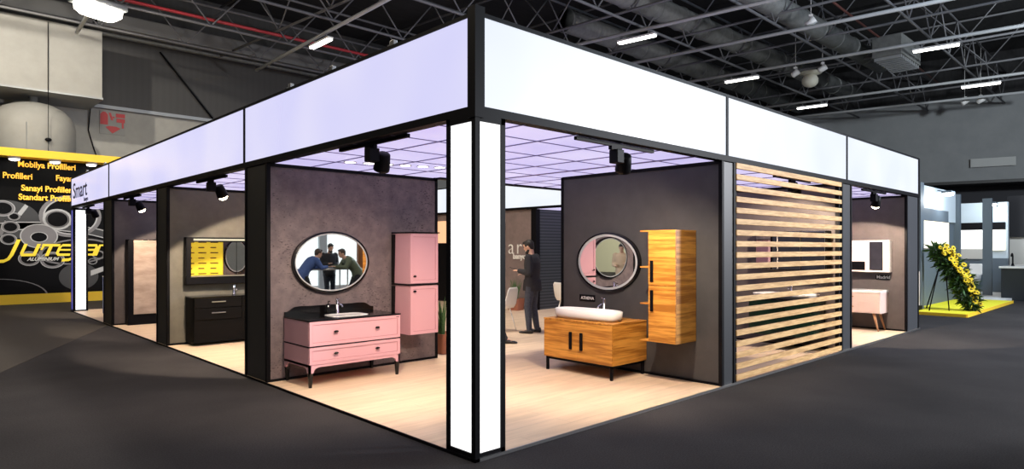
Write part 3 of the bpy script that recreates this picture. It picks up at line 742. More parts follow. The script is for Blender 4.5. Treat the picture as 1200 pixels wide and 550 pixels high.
# white shell chairs
def chair(label, loc, rz):
    t = thing('white_chair', label, 'chair', loc, rz)    # faces +X
    s_ = MB(); rr = []
    prof = [(0.22, 0.44, 0.20), (0.12, 0.43, 0.22), (-0.05, 0.425, 0.22), (-0.16, 0.45, 0.215), (-0.215, 0.53, 0.21), (-0.25, 0.66, 0.20), (-0.28, 0.80, 0.18), (-0.285, 0.84, 0.14)]
    for (x, z, wd) in prof:
        rr.append([(x, wd*u, z + 0.03*u*u*(1 if x > -0.1 else 0)) for u in (-1, -0.6, 0, 0.6, 1)] + [(x-0.008, wd*u, z-0.014 + 0.03*u*u*(1 if x > -0.1 else 0)) for u in (1, 0.6, 0, -0.6, -1)])
    s_.rings(rr, smooth=True).build('shell', WHM, t)
    for sx in (-1, 1):
        for sy in (-1, 1):
            MB().tube([(sx*0.22, sy*0.22, 0), (sx*0.12, sy*0.14, 0.43)], [0.010, 0.015], 10).build('leg', WHM, t)
    return t

# ---------------------------------------------------------------- people
def bake(mb, name, m, parent, voxel=0.012, smooth=3):
    me = bpy.data.meshes.new('tmp'); mb.bm.to_mesh(me); mb.bm.free()
    o = bpy.data.objects.new('tmp', me); COL.objects.link(o)
    r = o.modifiers.new('r', 'REMESH'); r.mode = 'VOXEL'; r.voxel_size = voxel; r.use_smooth_shade = True
    s_ = o.modifiers.new('s', 'SMOOTH'); s_.iterations = smooth; s_.factor = 0.5
    dg = bpy.context.evaluated_depsgraph_get()
    me2 = bpy.data.meshes.new_from_object(o.evaluated_get(dg)); me2.name = name
    bpy.data.objects.remove(o); bpy.data.meshes.remove(me)
    me2.materials.clear(); me2.materials.append(m)
    for p in me2.polygons: p.use_smooth = True
    n = bpy.data.objects.new(name, me2); COL.objects.link(n); n.parent = parent
    return n
def limb(mb, p0, p1, r0, r1, n=12):
    p0, p1 = Vector(p0), Vector(p1)
    mb.tube([p0, p0.lerp(p1, 0.35), p1], [r0, r0*0.6+r1*0.4+0.004, r1], n)
    mb.ell(p0, (r0,)*3, n=10, m=6); mb.ell(p1, (r1,)*3, n=10, m=6)
def torso(mb, J, g):
    # elliptic sections from hip to neck base: (centre, half depth, half width)
    H, C, S, N = Vector(J['hip']), Vector(J['waist']), Vector(J['chest']), Vector(J['neck'])
    sec = [(H+Vector((0, 0, -0.07)), 0.10, 0.155), (H, 0.115, 0.165), (C, 0.105, 0.145), (S+(C-S)*0.35, 0.118, 0.165), (S, 0.115, 0.185), (S+(N-S)*0.55, 0.095, 0.175), (N, 0.055, 0.065)]
    sy = (Vector(J['shL'])-Vector(J['shR'])).normalized()
    rr = []
    for i, (c, a, b) in enumerate(sec):
        d = (sec[min(i+1, 6)][0]-sec[max(i-1, 0)][0]).normalized(); fx = sy.cross(d).normalized()
        rr.append([c + fx*(a+g)*math.cos(2*PI*k/20) + sy*(b+g)*math.sin(2*PI*k/20) for k in range(20)])
    mb.rings(rr)
def hand(mb, wrist, elbow, curl=0.5, side=1):
    w_, e = Vector(wrist), Vector(elbow); d = (w_-e).normalized()
    up = Vector((0, 0, 1)) if abs(d.z) < 0.8 else Vector((1, 0, 0))
    lat = d.cross(up).normalized(); nrm = lat.cross(d).normalized()
    q = Matrix((d, lat, nrm)).transposed().to_4x4()
    mb.ell(w_+d*0.045, (0.05, 0.038, 0.017), q, 12, 8)
    for i, L in enumerate((0.072, 0.082, 0.077, 0.060)):
        b0 = w_+d*0.085+lat*(0.028-0.0187*i)
        k1 = b0+d*L*0.5-nrm*(0.006*curl*2); k2 = b0+d*L*(1-0.4*curl)-nrm*(L*0.6*curl)
        mb.tube([w_+d*0.05+lat*(0.02-0.013*i), b0, k1, k2], [0.009, 0.0088, 0.008, 0.0065], 8)
        mb.ell(k2, (0.0065,)*3, n=8, m=6)
    tb = w_+d*0.025+lat*0.03*side
    mb.tube([tb, tb+d*0.03+lat*0.025*side-nrm*0.01, tb+d*0.06+lat*0.022*side-nrm*0.02], [0.013, 0.010, 0.008], 8)
def person(label, loc, rz, J, top, trousers, hair, beard=None, extra=0.0, voxel=0.013, shoe=SHOE, skin=SKIN, group=None):
    """local: faces +X, left side +Y"""
    t = thing('person', label, 'person', loc, rz, group)
    hd = Vector(J['head']); nk = Vector(J['neck']); tilt = J.get('tilt', 0.0)
    q = Matrix.Rotation(tilt, 4, 'Y')
    def h(x, y, z): return hd + q.to_3x3() @ Vector((x, y, z))
    b = MB(); torso(b, J, 0.0)
    limb(b, nk+Vector((0, 0, -0.02)), h(-0.02, 0, -0.06), 0.058, 0.052)
    b.ell(h(0, 0, 0.02), (0.095, 0.073, 0.105), q); b.ell(h(0.028, 0, -0.055), (0.062, 0.052, 0.062), q); b.ell(h(0.012, 0, 0.045), (0.083, 0.07, 0.07), q)
    b.ell(h(0.098, 0, -0.008), (0.020, 0.013, 0.022), q, 10, 8); b.tube([h(0.088, 0, 0.03), h(0.108, 0, -0.010)], [0.008, 0.012], 8)
    b.ell(h(0.083, 0, -0.052), (0.012, 0.024, 0.012), q, 10, 8); b.ell(h(0.078, 0, -0.085), (0.016, 0.02, 0.016), q, 10, 8)
    for s_ in (-1, 1): b.ell(h(-0.008, s_*0.075, 0.0), (0.018, 0.010, 0.030), q, 10, 8); b.ell(h(0.078, s_*0.03, 0.035), (0.012, 0.022, 0.008), q, 10, 8)
    for s_ in ('L', 'R'):
        limb(b, J['sh'+s_], J['el'+s_], 0.050, 0.040); limb(b, J['el'+s_], J['wr'+s_], 0.040, 0.026)
        hand(b, J['wr'+s_], J['el'+s_], J.get('curl', 0.6), 1 if s_ == 'R' else -1)
        limb(b, J['hp'+s_], J['kn'+s_], 0.088, 0.056); limb(b, J['kn'+s_], J['an'+s_], 0.054, 0.036)
        an = Vector(J['an'+s_]); b.tube([an, an+Vector((0.06, 0, -0.045)), an+Vector((0.14, 0, -0.055))], [0.036, 0.034, 0.02], 8)
    bake(b, 'body', skin, t, voxel, 2)
    b = MB(); torso(b, J, 0.032)
    for s_ in ('L', 'R'):
        limb(b, J['sh'+s_], J['el'+s_], 0.080, 0.064); wr = Vector(J['wr'+s_]); el = Vector(J['el'+s_]); limb(b, el, el.lerp(wr, 0.93), 0.062, 0.044)
    hp = Vector(J['hip']); ha = J.get('hem', 0.14); ch = Vector(J['waist'])-hp
    dn = -ch.normalized()
    b.tube([hp-dn*0.06, hp+dn*ha*0.5, hp+dn*ha], [0.165, 0.178, 0.182], 20)
    bake(b, 'jacket', top, t, voxel, 3)
    b = MB()
    for s_ in ('L', 'R'):
        an = Vector(J['an'+s_]); kn = Vector(J['kn'+s_])
        limb(b, J['hp'+s_], kn, 0.100, 0.070); limb(b, kn, an+Vector((0, 0, -0.015)), 0.070, 0.052)
    b.ell(hp+Vector((0, 0, -0.02)), (0.125, 0.165, 0.11))
    bake(b, 'trousers', trousers, t, voxel, 3)
    for s_ in ('L', 'R'):
        an = Vector(J['an'+s_]); b = MB()
        rot = Matrix.Rotation(J.get('toe'+s_, 0.0), 3, 'Z')
        pit = Matrix.Rotation(J.get('pit'+s_, 0.0), 3, 'Y')
        rr = []
        for (x, hw, z0, z1) in ((-0.075, 0.02, -0.07, -0.02), (-0.065, 0.036, -0.083, 0.015), (-0.02, 0.040, -0.083, 0.022), (0.04, 0.042, -0.083, -0.005), (0.10, 0.050, -0.083, -0.030), (0.155, 0.048, -0.083, -0.042), (0.19, 0.034, -0.080, -0.052), (0.205, 0.012, -0.076, -0.060)):
            rr.append([an + rot @ (pit @ Vector((x, hw*math.cos(2*PI*k/12), (z0+z1)/2+(z1-z0)/2*math.sin(2*PI*k/12)))) for k in range(12)])
        b.rings(rr, smooth=True).build('shoe', shoe, t)
    if hair is not None:
        b = MB(); b.ell(h(-0.018, 0, 0.042), (0.100, 0.082, 0.098), q, 16, 12); b.ell(h(0.045, 0, 0.100), (0.055, 0.062, 0.030), q); b.ell(h(-0.055, 0, -0.01), (0.05, 0.066, 0.065), q)
        bake(b, 'hair', hair, t, voxel*0.7, 2)
        # trim: the front of the skull cap stays behind the face
    if beard is not None:
        b = MB(); b.ell(h(0.050, 0, -0.088), (0.058, 0.060, 0.042), q); b.ell(h(0.020, 0.0, -0.062), (0.040, 0.067, 0.040), q); b.tube([h(0.094, -0.022, -0.042), h(0.105, 0, -0.036), h(0.094, 0.022, -0.042)], 0.009, 8)
        bake(b, 'beard', beard, t, voxel*0.7, 2)
    e_ = MB()
    for s_ in (-1, 1): e_.ell(h(0.086, s_*0.030, 0.016), (0.007, 0.012, 0.007), q, 8, 6)
    e_.build('eyes', HAIR, t)
    b2 = MB()
    for s_ in (-1, 1): b2.tube([h(0.088, s_*0.014, 0.037), h(0.090, s_*0.03, 0.042), h(0.080, s_*0.048, 0.036)], 0.005, 6)
    b2.build('eyebrows', hair or HAIR, t)
    return t
STAND = dict(hip=(0, 0, 0.93), waist=(0.0, 0, 1.08), chest=(0.0, 0, 1.30), neck=(0.02, 0, 1.46), head=(0.07, 0, 1.60), tilt=0.35,
    shL=(0.0, 0.19, 1.40), shR=(0.0, -0.19, 1.40), elL=(-0.03, 0.24, 1.12), elR=(0.0, -0.24, 1.12), wrL=(0.22, 0.14, 1.16), wrR=(0.20, -0.14, 1.10),
    hpL=(0, 0.09, 0.90), hpR=(0, -0.09, 0.90), knL=(0.05, 0.10, 0.50), knR=(0.02, -0.10, 0.49), anL=(0.02, 0.11, 0.085), anR=(-0.05, -0.12, 0.085), curl=0.6)
face_left = math.atan2(-RGT[1], -RGT[0])       # towards picture left
man = person('bearded man in black jacket standing and looking at his phone', (5.40, 4.74, Z0), face_left-0.40, STAND, CLOTHB, CLOTHD, HAIR, HAIR)
ph = thing('mobile_phone', 'dark mobile phone held by the bearded man', 'phone', (0, 0, 0), 0)
MB().box(-0.075, 0.075, -0.036, 0.036, -0.004, 0.004, 0.003).build('case', BLKG, ph)
M_ = Matrix.Translation((5.40, 4.74, Z0)) @ Matrix.Rotation(face_left-0.40, 4, 'Z')
ph.location = M_ @ Vector((0.345, 0.08, 1.200)); ph.rotation_euler = (0.1, -0.25, face_left-0.45)

SIT = dict(hip=(0, 0, 0.52), waist=(-0.03, 0, 0.68), chest=(-0.02, 0, 0.90), neck=(0.02, 0, 1.06), head=(0.06, 0, 1.20), tilt=0.15,
    shL=(-0.0, 0.19, 1.00), shR=(-0.0, -0.19, 1.00), elL=(0.05, 0.24, 0.74), elR=(0.05, -0.24, 0.74), wrL=(0.27, 0.14, 0.68), wrR=(0.27, -0.14, 0.68),
    hpL=(0.02, 0.10, 0.52), hpR=(0.02, -0.10, 0.52), knL=(0.42, 0.12, 0.53), knR=(0.42, -0.12, 0.54), anL=(0.50, 0.13, 0.085), anR=(0.62, -0.13, 0.085), hem=0.08, curl=0.6)
fr_ = math.atan2(RGT[1], RGT[0])
SX, SY = 3.77, 4.64
person('person in black trousers seated behind the glowing corner column', (SX, SY, Z0), fr_, SIT, CLOTHB, CLOTHB, HAIRB)
chair('white shell chair under the seated person in black', (SX-0.02, SY+0.02, Z0), fr_)
chair('white shell chair behind the seated person, left of the standing man', (5.18, 5.38, Z0), fr_+2.6)
chair('white shell chair half hidden behind the bamboo vanity wall', (7.45, 5.65, Z0), fr_+0.5)

# ---------------------------------------------------------------- stand across the aisle (seen in the oval mirror)
ob = thing('backlit_wall', 'backlit white wall of the booth reflected in the oval mirror', 'light wall')
MB().box(2.6, 11.5, -9.75, -9.6, 0.0, 3.2).build('frame', WHM, ob)
MB().box(2.7, 11.4, -9.6, -9.57, 0.3, 3.1).build('light_panel', glow('booth_white', (0.93, 1.0, 1.0), 1.25), ob)
po = thing('booth_post', 'pale blue-grey post before the backlit white wall', 'post', (7.15, -8.9, 0))
MB().box(-0.14, 0.14, -0.06, 0.06, 0, 3.2, 0.01).build('post', NBL, po)
wp = thing('wood_partition', 'brown wooden partition beside the men in the oval mirror', 'partition', (7.35, -6.2, 0))
MB().box(-0.45, 0.55, -0.05, 0.05, 0, 2.6, 0.005).build('board', WALNUT, wp)
tb = thing('meeting_table', 'white high meeting table between the men reflected in the mirror', 'table', (5.35, -5.3, 0))
MB().box(-0.9, 0.75, -0.3, 0.3, 1.0, 1.05, 0.01).build('tabletop', WHT, tb)
for x in (-0.75, 0.6):
    for y in (-0.22, 0.22): MB().tube([(x, y, 0), (x, y, 1.0)], 0.02, 10).build('leg', WHM, tb)
LEAN = dict(STAND); LEAN.update(hip=(-0.12, 0, 0.92), waist=(-0.03, 0, 1.06), chest=(0.12, 0, 1.22), neck=(0.24, 0, 1.34), head=(0.33, 0, 1.45), tilt=0.2,
    shL=(0.17, 0.19, 1.29), shR=(0.17, -0.19, 1.29), elL=(0.30, 0.24, 1.08), elR=(0.30, -0.24, 1.08), wrL=(0.53, 0.12, 1.10), wrR=(0.53, -0.12, 1.10), hpL=(-0.12, 0.09, 0.9), hpR=(-0.12, -0.09, 0.9))
person('man in olive jacket leaning on the white high table, seen in the mirror', (5.93, -4.72, 0), PI*1.05, LEAN, CLOTHO, CLOTHB, HAIRB, voxel=0.018)
person('man in blue jacket leaning towards the others, seen in the mirror', (4.60, -4.8, 0), 0.0, LEAN, CLOTHBL, CLOTHB, HAIRB, voxel=0.018)
person('bearded man facing the table between the two others, seen in the mirror', (5.85, -5.95, 0), PI/2, STAND, CLOTHB, CLOTHD, HAIR, HAIR, voxel=0.018)

struct(MB().box(-24.3, -24, -22, 3, 0, 7).build('wall_rear', mat('pale_olive_wall', (0.62, 0.60, 0.42), 0.7)))
person('visitor in beige coat holding a phone, seen in the round mirror', (-4.6, -0.05, 0), math.atan2(3.7, 8.0), STAND, mat('cloth_beige', (0.50, 0.36, 0.24), 0.85), CLOTHB, HAIR, voxel=0.018)

# ---------------------------------------------------------------- yellow and black booth behind the stand
bo = thing('exhibition_booth', 'black and yellow aluminium profile booth behind the stand', 'booth')
MB().box(-9, 6.5, 19.3, 19.6, 0, 4.2).build('back_wall', mat('booth_black', (0.003, 0.003, 0.003), 0.6, spec=0.1), bo)
MB().box(-9, 6.5, 18.75, 19.62, 4.16, 4.38).build('header', YEL, bo)
MB().box(-9, 6.5, 19.2, 19.3, 0.0, 0.28).build('plinth', YEL, bo)
GRA = mat('print_grey', (0.22, 0.21, 0.22), 0.5); GRB = mat('print_light_grey', (0.52, 0.52, 0.53), 0.5); GRC = mat('print_dark', (0.005, 0.005, 0.006), 0.6, spec=0.1); GRD = mat('print_mid', (0.05, 0.05, 0.053), 0.5)
gp = MB().box(-5.5, 4.5, 19.285, 19.30, 0.30, 2.93).build('printed_picture', GRC, bo)
# aluminium tubes and rings printed on the picture
def ringprint(cx, cz, ro, ri, sz=0.8, tilt=0.0, y=19.28, m=0, n=40):
    def rg(r, yy): return [(cx + r*math.cos(a)*math.cos(tilt) - r*sz*math.sin(a)*math.sin(tilt), yy, cz + r*math.cos(a)*math.sin(tilt) + r*sz*math.sin(a)*math.cos(tilt)) for a in [2*PI*k/n for k in range(n)]]
    return rg
pr = [MB(), MB(), MB(), MB()]
def annulus(cx, cz, ro, ri, sz=0.8, tilt=0.0, lvl=0, k=0):
    rg = ringprint(cx, cz, ro, ri, sz, tilt); y = 19.283-lvl*0.0012
    pr[k].rings([rg(ri, y), rg(ro, y)], cap=False)
def disc(cx, cz, r, sz=0.8, tilt=0.0, lvl=0, k=3):
    rg = ringprint(cx, cz, r, r, sz, tilt); y = 19.283-lvl*0.0012
    pr[k].rings([rg(r, y), rg(r*0.02, y)], cap=False)
annulus(0.15, 0.9, 3.2, 2.75, 0.45, -0.08, 0, 2); annulus(0.15, 0.9, 3.22, 3.16, 0.45, -0.08, 1, 1); annulus(0.15, 0.9, 2.77, 2.71, 0.45, -0.08, 1, 1)
annulus(0.55, 2.55, 0.78, 0.66, 0.8, 0, 2, 0); annulus(0.55, 2.55, 0.68, 0.64, 0.8, 0, 3, 1)
annulus(0.22, 2.45, 0.36, 0.27, 0.85, 0, 4, 1); annulus(0.22, 2.45, 0.29, 0.25, 0.85, 0, 4, 0); disc(0.22, 2.45, 0.26, 0.85, 0, 3)
disc(-0.22, 1.95, 0.44, 0.78, 0, 5, 0); annulus(-0.22, 1.95, 0.45, 0.42, 0.78, 0, 6, 1); disc(-0.22, 1.92, 0.20, 0.72, 0, 7, 3); annulus(-0.22, 1.92, 0.21, 0.185, 0.72, 0, 8, 1)
for (cx, cz, r) in ((-0.80, 2.50, 0.14), (-0.88, 2.20, 0.21), (-0.92, 1.85, 0.19), (-1.05, 2.72, 0.28), (-0.45, 1.30, 0.26), (1.25, 1.40, 0.16), (1.1, 1.2, 0.12), (0.1, 1.25, 0.30), (-1.5, 2.3, 0.25), (-1.7, 1.7, 0.35)):
    disc(cx, cz, r, 0.8, 0, 5, 3); annulus(cx, cz, r, r*0.72, 0.8, 0, 6, 0); annulus(cx, cz, r*1.0, r*0.93, 0.8, 0, 7, 1)
annulus(0.7, 1.5, 0.95, 0.85, 0.4, 0.1, 6, 0)
def quad(pts, lvl, k):
    y = 19.283-lvl*0.0012; pr[k].rings([[(x, y, z) for x, z in pts], [(x, y+0.0005, z) for x, z in pts]])
quad([(-0.72, 2.60), (-0.55, 2.86), (-0.47, 2.80), (-0.64, 2.52)], 2, 1)
quad([(1.05, 0.92), (1.60, 1.12), (1.60, 0.98), (1.05, 0.76)], 2, 1); quad([(-1.15, 2.05), (-1.0, 2.4), (-0.95, 2.3), (-1.08, 1.9)], 2, 0)
annulus(-1.2, 0.2, 1.2, 1.16, 0.45, 0.0, 2, 0)
disc(0.75, 0.75, 0.5, 0.8, 0, 1, 2); disc(-1.0, 2.4, 0.8, 0.7, 0, 0, 2)
for i, (mb, m) in enumerate(zip(pr, (GRA, GRB, GRD, GRC))): mb.build('printed_rings', m, gp)
TXT = mat('sign_amber', (0.9, 0.5, 0.03), 0.5, emit=(1.0, 0.50, 0.05), es=0.8)
for body, x, z, s_, sx in (('Mobilya Profilleri', -0.72, 3.93, 0.235, 1.0), ('Profilleri', -1.06, 3.58, 0.235, 0.98), ('Fayans Profilleri', 0.17, 3.59, 0.235, 1.0), ('Sanayi Profilleri', -0.64, 3.25, 0.235, 1.0), ('Standart Profilleri', -0.70, 2.99+0.0, 0.235, 1.0), ('Alüminyum', -2.9, 3.60, 0.235, 1.0)):
    if body == 'Alüminyum': continue
    text('lettering', body, s_, TXT, (x, 19.27, z), RX, bo, 0.01, 0.0055, sx=sx*0.86)
# stroke-built logo, italic
lg = MB()
def stroke(pts, wd, ox, sc, lvl=0):
    pts = [Vector((p[0], 0, p[1])) for p in pts]; rr = []
    for i, p in enumerate(pts):
        d = (pts[min(i+1, len(pts)-1)]-pts[max(i-1, 0)]).normalized(); nrm = Vector((-d.z, 0, d.x))
        rr.append((p+nrm*wd/2, p-nrm*wd/2))
    def tr(v, y): return (ox + (v.x + v.z*0.38)*sc, y, 1.37 + v.z*sc)
    y0 = 19.262-lvl*0.001
    lg.rings([[tr(a, y0), tr(b, y0), tr(b, y0+0.008), tr(a, y0+0.008)] for a, b in rr])
U = 0.36
stroke([(0.30, 1.32), (0.30, 0.1), (0.22, -0.22), (0.0, -0.38), (-0.35, -0.40)], 0.26, -0.98, U)
stroke([(0.0, 0.98), (0.0, 0.25), (0.08, 0.10), (0.75, 0.10)], 0.22, -0.66, U); stroke([(0.85, 0.98), (0.85, 0.0)], 0.24, -0.66, U, 1)
stroke([(0.0, 0.88), (1.2, 0.88)], 0.2, -0.27, U); stroke([(0.15, 0.95), (0.08, 0.5)], 0.16, -0.27, U, 1); stroke([(0.62, 0.88), (0.62, 0.0)], 0.24, -0.27, U, 1)
stroke([(1.0, 0.88), (0.15, 0.88), (0.02, 0.7), (0.02, 0.25), (0.15, 0.1), (0.95, 0.1)], 0.2, 0.17, U); stroke([(0.1, 0.5), (0.85, 0.5)], 0.14, 0.17, U, 1)
stroke([(0.75, 1.15), (0.72, 0.3), (0.55, -0.1), (0.2, -0.32), (-0.25, -0.34)], 0.24, 0.46, U); stroke([(0.1, 0.88), (0.75, 0.88)], 0.18, 0.46, U, 1)
stroke([(0.1, 0.88), (0.75, 0.88), (0.85, 0.7), (0.85, 0.0)], 0.2, 0.80, U); stroke([(0.8, 0.5), (0.1, 0.5), (0.02, 0.3), (0.1, 0.1), (0.8, 0.1)], 0.17, 0.80, U, 1)
stroke([(0.0, 0.0), (0.0, 0.88), (0.65, 0.88)], 0.22, 1.17, U); stroke([(0.7, 0.88), (0.7, 0.0)], 0.22, 1.17, U, 1)
lg.build('logo', mat('logo_yellow', (0.92, 0.72, 0.05), 0.5, emit=(0.9, 0.62, 0.03), es=0.35), bo)
text('lettering', 'ALUMINIUM', 0.135, WHM, (-0.50, 19.262, 1.24), RX, bo, 0.006, 0.004, shear=0.35)
hl = None
for x in (-0.82, 0.12, 1.02, 1.95, -1.75):
    if hl is None:
        hl = thing('header_downlight', 'small bright downlight under the yellow booth header', 'downlight', (x, 19.02, 4.16), 0, 'downlights under the yellow header')
        MB().lathe([(0.15, 0.0), (0.15, -0.04), (0.13, -0.06)], n=20).build('rim', WHM, hl)
        MB().lathe([(0.13, -0.06), (0.11, -0.09), (0.02, -0.11)], n=20).build('lens', LAMP, hl)
        h_ = hl
    else: dup(hl, (x, 19.02, 4.16))
    light('header_lamp', 'SPOT', (x, 19.0, 4.08), 16, (1.0, 0.82, 0.5), (x, 19.3, 2.0), 0.06, math.radians(110), 0.8)

# ---------------------------------------------------------------- big duct casing, drum and signs on the left hall wall
dc = thing('duct_casing', 'large pale rectangular duct casing high on the left hall wall', 'duct')
MB().box(-9, 1.69, 21.0, 23.14, 6.52, 8.75, 0.02).build('casing', BOXW, dc)
MB().box(-9, 1.71, 20.985, 23.14, 6.50, 6.56).build('bottom_edge', GSTEEL, dc)
dd = thing('round_duct', 'large round pale duct drum below the casing, above the yellow booth', 'duct', (-0.02, 22.12, 0))
MB().lathe([(1.15, 3.0), (1.15, 5.45), (1.12, 5.65), (1.02, 5.88), (0.84, 6.08), (0.55, 6.24), (0.25, 6.31), (0.12, 6.33), (0.12, 6.50)], n=64).build('drum', BOXW, dd)
MB().tube([(-0.30, -1.12, 3.2), (-0.30, -1.12, 5.5)], 0.012, 6).build('seam', GSTEEL, dd)
wl = thing('hanging_cable', 'thin dark cable running down over the duct casing', 'cable')
MB().tube([(-0.05+0.27, 20.97, 8.7), (0.22, 20.97, 6.45)], 0.012, 6).tube([(0.22, 20.94, 6.45), (0.22, 20.90, 5.2), (0.22, 20.90, 4.45)], 0.010, 6).ell((0.22, 20.92, 5.0), (0.09, 0.06, 0.06)).build('cable', BLK, wl)
w2 = thing('hanging_cable', 'crooked black cable on the wall below the duct casing', 'cable')
MB().tube([(1.75, 23.2, 6.6), (1.70, 23.26, 5.8), (1.85, 23.26, 5.2), (1.95, 23.26, 4.9), (1.85, 23.26, 4.6), (1.72, 23.26, 4.45), (1.72, 23.26, 4.2)], 0.02, 6).build('cable', BLK, w2)
br = thing('wall_brace', 'thin dark diagonal brace rod on the upper left hall wall', 'brace')
MB().tube([(3.95, 23.05, 9.0), (5.85, 23.05, 6.75)], 0.035, 6).build('rod', BLK, br)
hs = thing('fire_sign', 'hydrant sign with red symbols and down arrow on the hall wall', 'sign', (2.42, 23.27, 6.15))
MB().box(-0.38, 0.42, 0.0, 0.03, -0.42, 0.42).build('panel', BOXW, hs)
s_ = MB()
s_.prism([(-0.36, -0.08), (-0.12, -0.08), (-0.12, 0.28), (-0.2, 0.38), (-0.28, 0.38), (-0.36, 0.28)], 'Y', -0.01, 0)
s_.prism([(-0.10, 0.36), (-0.03, 0.36), (0.05, 0.10), (-0.02, 0.10)], 'Y', -0.01, 0)
s_.box(0.13, 0.42, -0.01, 0, 0.22, 0.36).box(0.15, 0.42, -0.01, 0, 0.04, 0.18).box(0.32, 0.38, -0.01, 0, -0.16, 0.04).box(0.03, 0.09, -0.01, 0, 0.18, 0.24)
s_.prism([(-0.20, -0.16), (-0.10, -0.12), (0.14, -0.12), (0.28, -0.18), (0.02, -0.38)], 'Y', -0.01, 0)
s_.build('symbols', RED, hs)

# ---------------------------------------------------------------- hall roof steelwork
gb = thing('gutter_beam', 'long grey box beam along the top of the left hall wall', 'beam')
MB().box(-25, 38, 21.3, 21.9, 9.05, 9.55, 0.03).build('beam', mat('beam_grey', (0.15, 0.15, 0.15), 0.6), gb)
MB().tube([(-25, 22.4, 9.1), (38, 22.4, 9.1)], 0.09, 10).build('pipe', DUCT, gb)
rp = thing('sprinkler_pipe', 'long thin red sprinkler pipe under the roof', 'pipe')
MB().tube([(-20, 18.5, 9.0), (32, 17.7, 9.0)], 0.055, 8).build('pipe', mat('pipe_red', (0.42, 0.03, 0.04), 0.5), rp)
rp = thing('sprinkler_pipe', 'reddish pipe crossing the roof steelwork at the right', 'pipe')
MB().tube([(5, 4.0, 9.7), (34.5, 4.8, 9.7)], 0.04, 8).build('pipe', mat('pipe_rust', (0.16, 0.06, 0.05), 0.5), rp)
def truss(a, b, z0, z1, seg, label):
    """lattice truss: two bottom chords, one top chord and W-webs between a and b (x, y)"""
    t = thing('roof_truss', label, 'truss')
    a, b = Vector(a), Vector(b); L = (b-a).length; d = (b-a)/L; nrm = Vector((-d.y, d.x))
    c = MB()
    for off, z in ((0.0, z0), (0.0, z1)):
        p = a+nrm*off; q = b+nrm*off; c.tube([(p.x, p.y, z), (q.x, q.y, z)], 0.045, 6)
    c.build('chord', TRUSS, t)
    wbs = MB(); n = int(L/seg)
    for i in range(n):
        p = a+d*(i*seg); q = a+d*((i+0.5)*seg); r = a+d*((i+1)*seg)
        wbs.tube([(p.x, p.y, z1), (q.x, q.y, z0)], 0.026, 5).tube([(q.x, q.y, z0), (r.x, r.y, z1)], 0.026, 5)
    wbs.build('web', TRUSS, t)
    return t
for i, y in enumerate((2.2, 5.3, 8.4, 11.6, 14.8, 18.0, 20.6)):
    truss((-18, y-0.3), (40, y+0.4), 8.75, 10.3, 2.6, ['long roof truss nearest the camera above the fascia corner', 'second long roof truss from the front', 'third long roof truss over the middle of the stand', 'fourth long roof truss over the stand', 'fifth long roof truss towards the left wall', 'long roof truss beside the red sprinkler pipe', 'long roof truss beside the left hall wall'][i])
for i, x in enumerate((-6.0, -1.0, 3.0, 7.5, 13.9, 17.3, 20.7, 24.6, 28.6, 32.4)):
    truss((x+0.9, -6), (x-1.6, 22.5), 9.1, 11.0, 3.2, 'cross truss of the hall roof, number of bays from left wall side'.replace('number of bays from left wall side', ['far left above the duct casing', 'over the left aisle', 'over the left bays', 'over the middle left', 'over the white fascia', 'right of the middle', 'over the slat screen', 'over the end bay', 'beyond the stand at right', 'nearest the grey bulkhead'][i]))
rl = None
for i, (x0, y0, x1, y1) in enumerate(((13.2, 12.5, 15.3, -1.5), (16.4, 12.5, 18.3, -2), (20.3, 12.5, 22.4, -2.5), (27.3, 12.5, 29.3, -2.0), (30.6, 12.3, 33.1, 0.2), (6.85, 21.2, 6.6, 9.0), (0.95, 20.8, 0.65, 12))):
    t = thing('lighting_rail', ['grey lighting rail above the first white fascia box', 'thin lighting rail second from the front of the hall', 'lighting rail carrying the white ceiling fan', 'lighting rail over the far end of the stand', 'last lighting rail before the grey bulkhead', 'short lighting rail with lit batten on the left', 'lighting rail carrying the very bright lamp at the top left'][i], 'rail')
    MB().tube([(x0, y0, 8.5), (x1, y1, 8.5)], 0.06, 6).build('rail', mat('rail_grey%d' % i, (0.40, 0.41, 0.42), 0.5), t)
# battens
RAILS = ((13.2, 12.5, 15.3, -1.5), (16.4, 12.5, 18.3, -2), (20.3, 12.5, 22.4, -2.5), (27.3, 12.5, 29.3, -2.0), (30.6, 12.3, 33.1, 0.2), (6.85, 21.2, 6.6, 9.0))
def on_rail(i, y):
    x0, y0, x1, y1 = RAILS[i]; return x0+(x1-x0)*(y-y0)/(y1-y0)
bl = None
LAMPS = ((on_rail(0, 8.4), 8.4, 'batten lamp above the first white fascia box'), (on_rail(2, 8.45), 8.45, 'batten lamp left of the white ceiling fan'), (on_rail(2, 2.1), 2.1, 'bright batten lamp top right of the picture'), (on_rail(3, 2.15), 2.15, 'batten lamp lower right, above the bulkhead'), (on_rail(3, 8.5), 8.5, 'small batten lamp just above the slat screen fascia'), (on_rail(5, 15.7), 15.7, 'warm batten lamp above the long lavender fascia'))
for (x, y, lb) in LAMPS:
    if bl is None:
        bl = thing('batten_lamp', lb, 'lamp', (x, y, 8.25), 0.14, 'linear lamps under the hall roof')
        MB().box(-0.10, 0.10, -0.66, 0.66, 0.0, 0.06, 0.01).build('housing', WHM, bl)
        MB().box(-0.085, 0.085, -0.64, 0.64, -0.05, 0.0, 0.015).build('diffuser', LAMP, bl)
        MB().tube([(0, -0.4, 0.06), (0, -0.4, 0.195)], 0.012, 5).tube([(0, 0.4, 0.06), (0, 0.4, 0.195)], 0.012, 5).build('hanger', GSTEEL, bl)
    else:
        o = dup(bl, (x, y, 8.25), 0.14 if x > 7 else 0.0, lb)
fl = thing('floodlight', 'very bright round-cornered floodlight high at the top left', 'lamp', (0.8, 16.9, 8.2), math.radians(20))
